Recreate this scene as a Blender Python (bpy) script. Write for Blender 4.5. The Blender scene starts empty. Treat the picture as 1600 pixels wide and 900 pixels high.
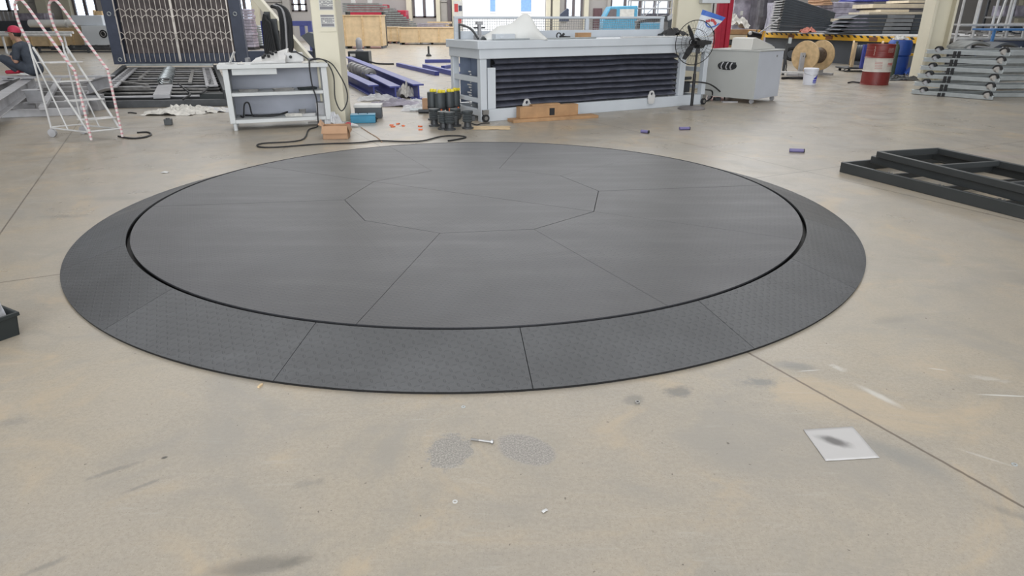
import bpy, math, random
from mathutils import Vector, Matrix, Euler, noise
S = bpy.context.scene
COL = S.collection
PI = math.pi
R = math.radians
FPX, TH, HC = 1026.0, R(22.327), 1.5

def G(px, py, z=0.0):
    """point of the place at height z seen at that spot of the photograph"""
    u, v = px - 800, py - 450
    c, s = math.cos(TH), math.sin(TH)
    d = Vector((u, FPX * c - v * s, -FPX * s - v * c))
    t = (z - HC) / d.z
    return Vector((d.x * t, d.y * t, z))

def GY(px, py, Y):
    u, v = px - 800, py - 450
    c, s = math.cos(TH), math.sin(TH)
    d = Vector((u, FPX * c - v * s, -FPX * s - v * c))
    t = Y / d.y
    return Vector((d.x * t, Y, d.z * t + HC))

# ------------------------------------------------------------ materials
def newmat(name):
    m = bpy.data.materials.new(name); m.use_nodes = True
    nt = m.node_tree
    return m, nt, nt.nodes['Principled BSDF']

def mat(name, col, rough=0.5, metal=0.0, var=0.12, scale=6.0, bump=0.0, bscale=60.0, spec=None):
    m, nt, b = newmat(name)
    N, L = nt.nodes, nt.links
    tc = N.new('ShaderNodeTexCoord')
    nz = N.new('ShaderNodeTexNoise'); nz.inputs['Scale'].default_value = scale; nz.inputs['Detail'].default_value = 4
    L.new(tc.outputs['Object'], nz.inputs['Vector'])
    r = N.new('ShaderNodeValToRGB')
    e = r.color_ramp.elements
    e[0].position = 0.3; e[1].position = 0.7
    e[0].color = tuple(max(0, c * (1 - var)) for c in col) + (1,)
    e[1].color = tuple(min(1, c * (1 + var)) for c in col) + (1,)
    L.new(nz.outputs['Fac'], r.inputs['Fac'])
    L.new(r.outputs['Color'], b.inputs['Base Color'])
    b.inputs['Roughness'].default_value = rough
    b.inputs['Metallic'].default_value = metal
    if spec is not None: b.inputs['Specular IOR Level'].default_value = spec
    if bump > 0:
        n2 = N.new('ShaderNodeTexNoise'); n2.inputs['Scale'].default_value = bscale
        L.new(tc.outputs['Object'], n2.inputs['Vector'])
        bp = N.new('ShaderNodeBump'); bp.inputs['Strength'].default_value = bump; bp.inputs['Distance'].default_value = 0.01
        L.new(n2.outputs['Fac'], bp.inputs['Height']); L.new(bp.outputs['Normal'], b.inputs['Normal'])
    return m

class NB:
    """little node-graph helper"""
    def __init__(s, nt): s.nt = nt
    def m(s, op, a, b=None, c=None, clamp=False):
        n = s.nt.nodes.new('ShaderNodeMath'); n.operation = op; n.use_clamp = clamp
        for i, v in enumerate((a, b, c)):
            if v is None: continue
            if isinstance(v, (int, float)): n.inputs[i].default_value = v
            else: s.nt.links.new(v, n.inputs[i])
        return n.outputs[0]
    def ramp(s, v, lo, hi, a=0.0, b=1.0):
        n = s.nt.nodes.new('ShaderNodeMapRange'); n.interpolation_type = 'SMOOTHSTEP'
        s.nt.links.new(v, n.inputs[0])
        for i, q in zip((1, 2, 3, 4), (lo, hi, a, b)): n.inputs[i].default_value = q
        return n.outputs[0]
    def mix(s, f, a, b):
        n = s.nt.nodes.new('ShaderNodeMix'); n.data_type = 'RGBA'
        if isinstance(f, (int, float)): n.inputs[0].default_value = f
        else: s.nt.links.new(f, n.inputs[0])
        for i, v in ((6, a), (7, b)):
            if isinstance(v, tuple): n.inputs[i].default_value = v + (1,)
            else: s.nt.links.new(v, n.inputs[i])
        return n.outputs[2]
    def noise(s, vec, scale, detail=3, rough=0.5, dist=0.0):
        n = s.nt.nodes.new('ShaderNodeTexNoise')
        n.inputs['Scale'].default_value = scale; n.inputs['Detail'].default_value = detail
        n.inputs['Roughness'].default_value = rough; n.inputs['Distortion'].default_value = dist
        s.nt.links.new(vec, n.inputs['Vector']); return n.outputs['Fac']

# concrete floor: stains, joints, trowel patches and scratches are real marks on the slab
def floor_material():
    m, nt, b = newmat('polished_concrete')
    q = NB(nt); N, L = nt.nodes, nt.links
    geo = N.new('ShaderNodeNewGeometry')
    P = geo.outputs['Position']
    sx = N.new('ShaderNodeSeparateXYZ'); L.new(P, sx.inputs[0]); X, Y = sx.outputs[0], sx.outputs[1]
    big = q.noise(P, 0.55, 4, 0.6); mid = q.noise(P, 2.3, 5, 0.6, 0.6); fine = q.noise(P, 60, 3, 0.6); speck = q.noise(P, 170, 2, 0.6)
    c = q.mix(q.ramp(big, 0.3, 0.7), (0.400, 0.350, 0.28), (0.37, 0.335, 0.290))
    c = q.mix(q.ramp(mid, 0.45, 0.75, 0, 0.55), c, (0.31, 0.29, 0.255))
    c = q.mix(q.ramp(fine, 0.35, 0.7, 0, 0.34), c, (0.25, 0.22, 0.17))
    c = q.mix(q.ramp(speck, 0.60, 0.70, 0, 0.55), c, (0.17, 0.15, 0.12))
    c = q.mix(q.ramp(speck, 0.40, 0.30, 0, 0.3), c, (0.55, 0.5, 0.42))
    blot = q.noise(P, 1.5, 6, 0.66, 0.8)
    c = q.mix(q.ramp(blot, 0.48, 0.68, 0, 0.75), c, (0.30, 0.28, 0.25))
    c = q.mix(q.ramp(blot, 0.48, 0.30, 0, 0.75), c, (0.46, 0.37, 0.26))
    blot2 = q.noise(P, 5.5, 6, 0.7, 0.3)
    c = q.mix(q.ramp(blot2, 0.5, 0.7, 0, 0.4), c, (0.30, 0.275, 0.235))
    grain = q.noise(P, 330, 2, 0.7)
    c = q.mix(q.ramp(grain, 0.56, 0.72, 0, 0.45), c, (0.20, 0.175, 0.14))
    pit = q.noise(P, 48, 2, 0.4)
    c = q.mix(q.ramp(pit, 0.745, 0.775, 0, 0.8), c, (0.10, 0.085, 0.07))
    wob = q.m('MULTIPLY', q.m('SUBTRACT', q.noise(P, 9, 5, 0.65), 0.5), 1.5)
    wob2 = q.m('MULTIPLY', q.m('SUBTRACT', q.noise(P, 22, 6, 0.75), 0.5), 4.2)
    def blob(cx, cy, rx, ry, ang, col, strength, soft=0.6, wb=1.0):
        nonlocal c
        ca, sa = math.cos(ang), math.sin(ang)
        dx = q.m('SUBTRACT', X, cx); dy = q.m('SUBTRACT', Y, cy)
        u = q.m('ADD', q.m('MULTIPLY', dx, ca / rx), q.m('MULTIPLY', dy, sa / rx))
        v = q.m('ADD', q.m('MULTIPLY', dx, -sa / ry), q.m('MULTIPLY', dy, ca / ry))
        d = q.m('SQRT', q.m('ADD', q.m('MULTIPLY', u, u), q.m('MULTIPLY', v, v)))
        d = q.m('ADD', d, q.m('MULTIPLY', wob2 if max(rx, ry) < 0.13 else wob, wb))
        f = q.ramp(d, 1 - soft, 1.0, strength, 0)
        c = q.mix(f, c, col); return f
    def pb(px, py, rx, ry, ang, *a, **k):
        g = G(px, py); return blob(g.x, g.y, rx, ry, R(ang), *a, **k)
    rough_patch = []
    rough_patch.append(pb(702, 706, 0.090, 0.120, -10, (0.305, 0.29, 0.268), 0.95, 0.22, wb=0.30))
    rough_patch.append(pb(822, 702, 0.130, 0.090, -35, (0.315, 0.297, 0.278), 0.95, 0.22, wb=0.30))
    agg = q.noise(P, 150, 3, 0.7)
    rp = q.m('MAXIMUM', rough_patch[0], rough_patch[1])
    c = q.mix(q.m('MULTIPLY', rp, q.ramp(agg, 0.48, 0.62, 0, 0.7)), c, (0.17, 0.16, 0.15))
    c = q.mix(q.m('MULTIPLY', rp, q.ramp(agg, 0.46, 0.34, 0, 0.75)), c, (0.50, 0.47, 0.43))
    grey = (0.19, 0.185, 0.17); white = (0.58, 0.57, 0.54)
    pb(400, 885, 0.20, 0.055, 12, (0.15, 0.14, 0.125), 0.65, 0.8, wb=0.4)
    pb(455, 880, 0.07, 0.03, 20, (0.12, 0.115, 0.1), 0.45, 0.9, wb=0.6)
    pb(178, 735, 0.11, 0.02, 35, grey, 0.6, 0.7, wb=0.5)
    pb(225, 758, 0.09, 0.016, 38, grey, 0.6, 0.8, wb=0.4)
    pb(257, 715, 0.014, 0.01, 30, (0.06, 0.055, 0.05), 0.9, 0.5, wb=0.2)
    pb(485, 755, 0.07, 0.03, 15, grey, 0.45, 0.9, wb=0.5)
    pb(70, 885, 0.09, 0.018, 40, grey, 0.55, 0.8, wb=0.3)
    pb(15, 660, 0.12, 0.05, 10, grey, 0.4, 0.9, wb=0.5)
    pb(990, 625, 0.06, 0.06, 10, grey, 0.6, 0.6, wb=0.3)
    pb(1060, 612, 0.085, 0.06, 25, (0.14, 0.145, 0.145), 0.7, 0.7, wb=0.4)
    pb(1185, 598, 0.11, 0.055, 0, (0.17, 0.18, 0.18), 0.65, 0.8, wb=0.6)
    pb(1240, 572, 0.13, 0.06, -10, (0.17, 0.18, 0.18), 0.6, 0.7, wb=0.6)
    pb(1310, 575, 0.03, 0.05, 35, white, 0.6, 0.8, wb=0.6)
    pb(1372, 618, 0.028, 0.14, 28, white, 0.7, 0.8, wb=0.3)
    pb(1265, 579, 0.07, 0.006, 8, white, 0.7, 0.6, wb=0.1)
    pb(1570, 618, 0.14, 0.008, -5, white, 0.85, 0.6, wb=0.1)
    pb(1545, 592, 0.11, 0.03, -18, white, 0.35, 0.8, wb=0.6)
    pb(1465, 577, 0.05, 0.008, -18, white, 0.6, 0.5, wb=0.1)
    pb(1540, 715, 0.11, 0.01, -38, white, 0.4, 0.8, wb=0.2)
    pb(1400, 710, 0.25, 0.08, -45, (0.22, 0.225, 0.22), 0.5, 0.9, wb=0.6)
    pb(1575, 800, 0.12, 0.03, -38, grey, 0.45, 0.9, wb=0.5)
    pb(185, 310, 0.5, 0.14, 5, grey, 0.45, 0.9, wb=0.6)
    pb(100, 338, 0.3, 0.08, 5, grey, 0.45, 0.9, wb=0.5)
    pb(60, 225, 0.35, 0.1, 5, grey, 0.4, 0.9, wb=0.5)
    pb(50, 520, 0.10, 0.06, 0, grey, 0.3, 0.9, wb=0.5)
    pb(1390, 500, 0.18, 0.06, 15, grey, 0.35, 0.9, wb=0.6)
    pb(1540, 243, 0.9, 0.2, -15, (0.42, 0.33, 0.31), 0.35, 0.9, wb=0.8)
    # thin scratches of pale dust
    st = N.new('ShaderNodeMapping'); st.inputs['Rotation'].default_value = (0, 0, R(-20)); st.inputs['Scale'].default_value = (1.2, 9, 1)
    L.new(P, st.inputs[0])
    streak = q.noise(st.outputs[0], 2.2, 6, 0.65)
    c = q.mix(q.ramp(streak, 0.58, 0.75, 0, 0.32), c, (0.47, 0.45, 0.42))
    c = q.mix(q.ramp(streak, 0.42, 0.25, 0, 0.4), c, (0.26, 0.24, 0.215))
    # saw-cut joints between the slabs
    a0 = math.atan2(4.462, -2.263)       # joint direction
    nx, ny = math.sin(a0), -math.cos(a0)
    dn = q.m('ADD', q.m('MULTIPLY', X, nx), q.m('MULTIPLY', Y, ny))
    dt = q.m('ADD', q.m('MULTIPLY', X, math.cos(a0)), q.m('MULTIPLY', Y, math.sin(a0)))
    base = -3.857 * nx + 4.731 * ny
    jit = q.m('MULTIPLY', q.m('SUBTRACT', q.noise(P, 30, 2), 0.5), 0.006)
    def joints(d, off, gap, w):
        t = q.m('SUBTRACT', q.m('ADD', d, jit), off)
        t = q.m('ABSOLUTE', q.m('SUBTRACT', q.m('FRACT', q.m('ADD', q.m('DIVIDE', t, gap), 0.5)), 0.5))
        return q.ramp(t, w * 0.5 / gap, w / gap, 0.8, 0)
    j = q.m('MAXIMUM', joints(dn, base, 3.6, 0.008), joints(dt, 2.546 * math.cos(a0) + 6.626 * math.sin(a0), 5.6, 0.008))
    c = q.mix(j, c, (0.10, 0.075, 0.055))
    L.new(c, b.inputs['Base Color'])
    rr = q.ramp(mid, 0.3, 0.8, 0.27, 0.42)
    L.new(q.m('ADD', rr, q.m('MULTIPLY', q.m('MAXIMUM', rough_patch[0], rough_patch[1]), 0.3)), b.inputs['Roughness'])
    b.inputs['Specular IOR Level'].default_value = 0.5
    hgt = q.m('ADD', q.m('MULTIPLY', fine, 0.25), q.m('MULTIPLY', q.m('MULTIPLY', speck, 1.0), q.m('MAXIMUM', rough_patch[0], rough_patch[1])))
    hgt = q.m('ADD', hgt, q.m('MULTIPLY', streak, 0.8))
    bp = N.new('ShaderNodeBump'); bp.inputs['Strength'].default_value = 0.35; bp.inputs['Distance'].default_value = 0.004
    L.new(hgt, bp.inputs['Height']); L.new(bp.outputs['Normal'], b.inputs['Normal'])
    return m

def tread_material(name, col, cell, bump, rough=0.42):
    """steel chequer plate: raised lozenges turned alternately"""
    m, nt, b = newmat(name)
    q = NB(nt); N, L = nt.nodes, nt.links
    geo = N.new('ShaderNodeNewGeometry')
    P = geo.outputs['Position']
    mp = N.new('ShaderNodeMapping'); mp.inputs['Rotation'].default_value = (0, 0, R(20)); mp.inputs['Scale'].default_value = (1 / cell,) * 3
    L.new(P, mp.inputs[0])
    sx = N.new('ShaderNodeSeparateXYZ'); L.new(mp.outputs[0], sx.inputs[0])
    fx, fy = q.m('FLOOR', sx.outputs[0]), q.m('FLOOR', sx.outputs[1])
    x = q.m('SUBTRACT', q.m('FRACT', sx.outputs[0]), 0.5); y = q.m('SUBTRACT', q.m('FRACT', sx.outputs[1]), 0.5)
    par = q.m('ABSOLUTE', q.m('MODULO', q.m('ADD', fx, fy), 2.0))
    sgn = q.m('SUBTRACT', q.m('MULTIPLY', par, 2.0), 1.0)
    u = q.m('MULTIPLY', q.m('ADD', x, q.m('MULTIPLY', y, sgn)), 0.707)
    v = q.m('MULTIPLY', q.m('SUBTRACT', x, q.m('MULTIPLY', y, sgn)), 0.707)
    d = q.m('ADD', q.m('POWER', q.m('DIVIDE', u, 0.42), 2.0), q.m('POWER', q.m('DIVIDE', v, 0.17), 2.0))
    h = q.ramp(d, 0.5, 1.0, 1, 0)
    n1 = q.noise(P, 1.6, 5, 0.6, 0.4)
    mp2 = N.new('ShaderNodeMapping'); mp2.inputs['Rotation'].default_value = (0, 0, R(-12)); mp2.inputs['Scale'].default_value = (0.7, 5, 1)
    L.new(P, mp2.inputs[0]); n2 = q.noise(mp2.outputs[0], 1.5, 6, 0.6)
    c = q.mix(q.ramp(n1, 0.3, 0.7), tuple(k * 0.88 for k in col), tuple(k * 1.12 for k in col))
    c = q.mix(q.ramp(n2, 0.5, 0.8, 0, 0.3), c, tuple(k * 1.7 for k in col))
    c = q.mix(q.m('MULTIPLY', h, 0.25), c, tuple(k * 0.6 for k in col))
    L.new(c, b.inputs['Base Color'])
    L.new(q.m('ADD', q.m('MULTIPLY', n2, 0.2), rough - 0.08), b.inputs['Roughness'])
    b.inputs['Specular IOR Level'].default_value = 0.42
    bp = N.new('ShaderNodeBump'); bp.inputs['Strength'].default_value = bump; bp.inputs['Distance'].default_value = 0.002
    L.new(h, bp.inputs['Height']); L.new(bp.outputs['Normal'], b.inputs['Normal'])
    return m

def stripes_material(name, c1, c2, axis, period, ang, duty=0.5, rough=0.5, lo=None):
    m, nt, b = newmat(name)
    q = NB(nt); N, L = nt.nodes, nt.links
    tc = N.new('ShaderNodeTexCoord'); sx = N.new('ShaderNodeSeparateXYZ'); L.new(tc.outputs['Object'], sx.inputs[0])
    t = q.m('ADD', q.m('DIVIDE', sx.outputs[axis], period), q.m('MULTIPLY', sx.outputs[2], math.tan(ang) / period))
    f = q.m('LESS_THAN', q.m('FRACT', t), duty)
    if lo is not None: f = q.m('MULTIPLY', f, q.m('GREATER_THAN', sx.outputs[2], lo))
    L.new(q.mix(f, c1, c2), b.inputs['Base Color']); b.inputs['Roughness'].default_value = rough
    return m

_a, _b = G(1290, 721), G(1374, 716); _r = math.atan2((_b - _a).y, (_b - _a).x); _s = Matrix.Rotation(-_r, 3, 'Z') @ (G(1303, 690) - _a)
STX, STY = _s.x, _s.y
def paper_stain_material():
    m, nt, b = newmat('stained_paper')
    q = NB(nt); N, L = nt.nodes, nt.links
    tc = N.new('ShaderNodeTexCoord'); O = tc.outputs['Object']
    sx = N.new('ShaderNodeSeparateXYZ'); L.new(O, sx.inputs[0])
    w = q.m('MULTIPLY', q.m('SUBTRACT', q.noise(O, 25, 3), 0.5), 0.8)
    u = q.m('DIVIDE', q.m('ADD', q.m('SUBTRACT', sx.outputs[0], STX), q.m('MULTIPLY', q.m('SUBTRACT', sx.outputs[1], STY), 0.3)), 0.040)
    v = q.m('DIVIDE', q.m('SUBTRACT', q.m('SUBTRACT', sx.outputs[1], STY), q.m('MULTIPLY', q.m('SUBTRACT', sx.outputs[0], STX), -0.4)), 0.030)
    d = q.m('ADD', q.m('SQRT', q.m('ADD', q.m('MULTIPLY', u, u), q.m('MULTIPLY', v, v))), w)
    f = q.ramp(d, 0.35, 1.5, 0.8, 0)
    L.new(q.mix(f, (0.50, 0.49, 0.49), (0.09, 0.085, 0.085)), b.inputs['Base Color']); b.inputs['Roughness'].default_value = 0.8
    return m

def glass_material(name, tint=(0.9, 0.95, 1.0)):
    m = bpy.data.materials.new(name); m.use_nodes = True
    nt = m.node_tree; nt.nodes.clear()
    o = nt.nodes.new('ShaderNodeOutputMaterial'); t = nt.nodes.new('ShaderNodeBsdfTransparent'); g = nt.nodes.new('ShaderNodeBsdfGlossy')
    mx = nt.nodes.new('ShaderNodeMixShader'); fr = nt.nodes.new('ShaderNodeFresnel'); fr.inputs[0].default_value = 1.4
    t.inputs[0].default_value = tint + (1,); g.inputs['Roughness'].default_value = 0.02
    nt.links.new(fr.outputs[0], mx.inputs[0]); nt.links.new(t.outputs[0], mx.inputs[1]); nt.links.new(g.outputs[0], mx.inputs[2]); nt.links.new(mx.outputs[0], o.inputs[0])
    return m

def film_material(name, col, alpha):
    m, nt, b = newmat(name)
    b.inputs['Base Color'].default_value = col + (1,); b.inputs['Roughness'].default_value = 0.25; b.inputs['Alpha'].default_value = alpha
    tc = nt.nodes.new('ShaderNodeTexCoord'); n = nt.nodes.new('ShaderNodeTexNoise'); n.inputs['Scale'].default_value = 14
    bp = nt.nodes.new('ShaderNodeBump'); bp.inputs['Strength'].default_value = 0.6; bp.inputs['Distance'].default_value = 0.03
    nt.links.new(tc.outputs['Object'], n.inputs['Vector']); nt.links.new(n.outputs['Fac'], bp.inputs['Height']); nt.links.new(bp.outputs['Normal'], b.inputs['Normal'])
    return m

M = {}
M['floor'] = floor_material()
M['deck'] = tread_material('deck_tread_plate', (0.061, 0.062, 0.069), 0.030, 0.35, 0.42)
M['ramp'] = tread_material('ramp_tread_plate', (0.085, 0.088, 0.094), 0.034, 0.9, 0.38)
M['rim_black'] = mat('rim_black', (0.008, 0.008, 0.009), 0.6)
M['frame_dark'] = mat('painted_frame_dark', (0.050, 0.055, 0.058), 0.4, 0.2, 0.1, 3)
M['white_paint'] = mat('white_paint', (0.56, 0.59, 0.62), 0.4, 0, 0.04, 2)
M['machine_white'] = mat('machine_white', (0.58, 0.62, 0.67), 0.42, 0, 0.05, 2)
M['bench_paint'] = mat('bench_paint', (0.58, 0.60, 0.61), 0.5, 0, 0.06, 3)
M['bench_inner'] = mat('bench_inner', (0.44, 0.46, 0.53), 0.55, 0, 0.08, 3)
M['cab_grey'] = mat('cabinet_grey', (0.43, 0.44, 0.43), 0.45, 0, 0.04, 2)
M['cab_side'] = mat('cabinet_side', (0.53, 0.56, 0.63), 0.4, 0, 0.04, 2)
M['console'] = mat('console_white', (0.66, 0.65, 0.62), 0.4, 0, 0.05, 3)
M['rubber'] = mat('black_rubber', (0.018, 0.019, 0.022), 0.6, 0, 0.1)
M['bellows'] = mat('bellows_cloth', (0.095, 0.10, 0.13), 0.36, 0, 0.25, 8, 0.3, 20)
M['steel'] = mat('bare_steel', (0.42, 0.42, 0.42), 0.35, 0.8, 0.15)
M['zinc'] = mat('zinc_steel', (0.50, 0.54, 0.56), 0.38, 0.55, 0.14, 5)
M['grey_steel'] = mat('grey_primed_steel', (0.40, 0.40, 0.42), 0.5, 0.2, 0.15, 5)
M['dark_steel'] = mat('dark_oiled_steel', (0.060, 0.064, 0.070), 0.45, 0.3, 0.25, 5)
M['mid_steel'] = mat('worn_grey_steel', (0.25, 0.245, 0.24), 0.5, 0.3, 0.3, 9)
M['navy'] = mat('navy_paint', (0.050, 0.062, 0.10), 0.5, 0, 0.12)
M['blue_beam'] = mat('blue_beam_paint', (0.060, 0.075, 0.30), 0.4, 0, 0.12)
M['lattice'] = mat('lattice_metal', (0.62, 0.57, 0.52), 0.35, 0.3, 0.15)
M['backcloth'] = mat('brown_grey_backing', (0.115, 0.095, 0.095), 0.6, 0, 0.35, 3)
M['cream'] = mat('cream_paint', (0.70, 0.66, 0.53), 0.5, 0, 0.05, 1.5)
M['cream_dark'] = mat('cream_grey_panel', (0.42, 0.40, 0.38), 0.6, 0, 0.06, 1.5)
M['wallgrey'] = mat('wall_panel_grey', (0.42, 0.40, 0.39), 0.7, 0, 0.06, 0.6)
M['ceil'] = mat('ceiling_sheet', (0.45, 0.45, 0.45), 0.8, 0, 0.05, 0.6)
M['win_frame'] = mat('window_frame_grey', (0.14, 0.12, 0.13), 0.5)
M['glass'] = glass_material('window_glass')
M['wood'] = mat('pale_plywood', (0.62, 0.47, 0.29), 0.65, 0, 0.12, 4)
M['wood2'] = mat('brown_timber', (0.42, 0.25, 0.13), 0.65, 0, 0.15, 6)
M['card'] = mat('cardboard', (0.46, 0.28, 0.17), 0.75, 0, 0.08, 6)
M['reelwood'] = mat('cable_reel_wood', (0.60, 0.43, 0.24), 0.6, 0, 0.18, 9)
M['wire'] = mat('wound_wire', (0.12, 0.09, 0.07), 0.45, 0.4, 0.3, 30)
M['drum_red'] = mat('drum_red', (0.20, 0.028, 0.025), 0.4, 0, 0.12, 8)
M['drum_white'] = mat('drum_white', (0.60, 0.57, 0.52), 0.45, 0, 0.08, 8)
M['red_print'] = mat('red_print', (0.50, 0.05, 0.05), 0.5)
M['blue_print'] = mat('blue_print', (0.03, 0.04, 0.45), 0.5)
M['bucket'] = mat('bucket_white', (0.72, 0.74, 0.82), 0.4, 0, 0.03)
M['blue_plastic'] = mat('blue_plastic', (0.03, 0.09, 0.38), 0.4)
M['yellow'] = mat('yellow_paint', (0.72, 0.40, 0.03), 0.45)
M['hazard'] = stripes_material('hazard_stripes', (0.72, 0.40, 0.03), (0.02, 0.02, 0.02), 0, 0.16, R(45), 0.45, lo=0.96)
M['skirt'] = mat('skirt_grey', (0.075, 0.085, 0.10), 0.6, 0, 0.1, 2)
M['wrap'] = mat('shrink_wrap_grey', (0.30, 0.28, 0.34), 0.3, 0, 0.45, 3.5, 0.8, 8)
M['wrap_dark'] = mat('shrink_wrap_dark', (0.085, 0.082, 0.10), 0.35, 0, 0.5, 4, 0.8, 8)
M['wrap_blue'] = mat('blue_tarpaulin', (0.05, 0.06, 0.32), 0.4, 0, 0.3, 4, 0.5, 8)
M['panel_dark'] = mat('dark_panel', (0.055, 0.065, 0.078), 0.45, 0.1, 0.15, 3)
M['foam'] = mat('white_foam', (0.70, 0.71, 0.70), 0.7, 0, 0.05, 3)
M['film'] = film_material('plastic_film', (0.75, 0.76, 0.80), 0.62)
M['film_white'] = mat('white_scrap', (0.62, 0.60, 0.56), 0.5, 0, 0.25, 14)
M['teal'] = mat('teal_case', (0.035, 0.22, 0.36), 0.45)
M['black_plastic'] = mat('black_plastic', (0.022, 0.028, 0.030), 0.4)
M['fan_black'] = mat('fan_black', (0.012, 0.012, 0.014), 0.35, 0.2)
M['fan_base'] = mat('fan_base_grey', (0.16, 0.15, 0.15), 0.5)
M['red'] = mat('red_paint', (0.42, 0.02, 0.05), 0.45)
M['orange'] = mat('orange_bit', (0.75, 0.16, 0.05), 0.5)
M['yellow_cap'] = mat('yellow_cap', (0.75, 0.62, 0.05), 0.5)
M['purple'] = mat('purple_tube', (0.17, 0.15, 0.32), 0.4)
M['lightblue'] = mat('light_blue_truck', (0.09, 0.33, 0.52), 0.45)
M['rack_white'] = mat('rack_white', (0.58, 0.58, 0.58), 0.45)
M['cart_blue'] = mat('cart_blue', (0.06, 0.18, 0.42), 0.45)
M['skin'] = mat('skin', (0.42, 0.24, 0.17), 0.55)
M['cloth_dark'] = mat('dark_work_cloth', (0.045, 0.055, 0.075), 0.8, 0, 0.2, 12)
M['cap_red'] = mat('red_cap', (0.50, 0.03, 0.08), 0.6)
M['hair'] = mat('black_hair', (0.015, 0.012, 0.012), 0.6)
M['paper'] = mat('paper_white', (0.62, 0.62, 0.60), 0.7)
M['stained'] = paper_stain_material()
M['print_grey'] = mat('grey_print', (0.20, 0.20, 0.22), 0.6)
M['tape'] = stripes_material('red_white_tape', (0.64, 0.60, 0.59), (0.60, 0.30, 0.33), 2, 0.055, 0, 0.4)
M['bag_white'] = mat('bag_white', (0.62, 0.66, 0.72), 0.4)
M['bag_blue'] = mat('bag_blue', (0.06, 0.15, 0.50), 0.4)
M['facade'] = mat('facade_white', (0.8, 0.8, 0.8), 0.8, 0, 0.02)
M['win_blue'] = mat('far_window_blue', (0.17, 0.30, 0.55), 0.3)

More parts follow.
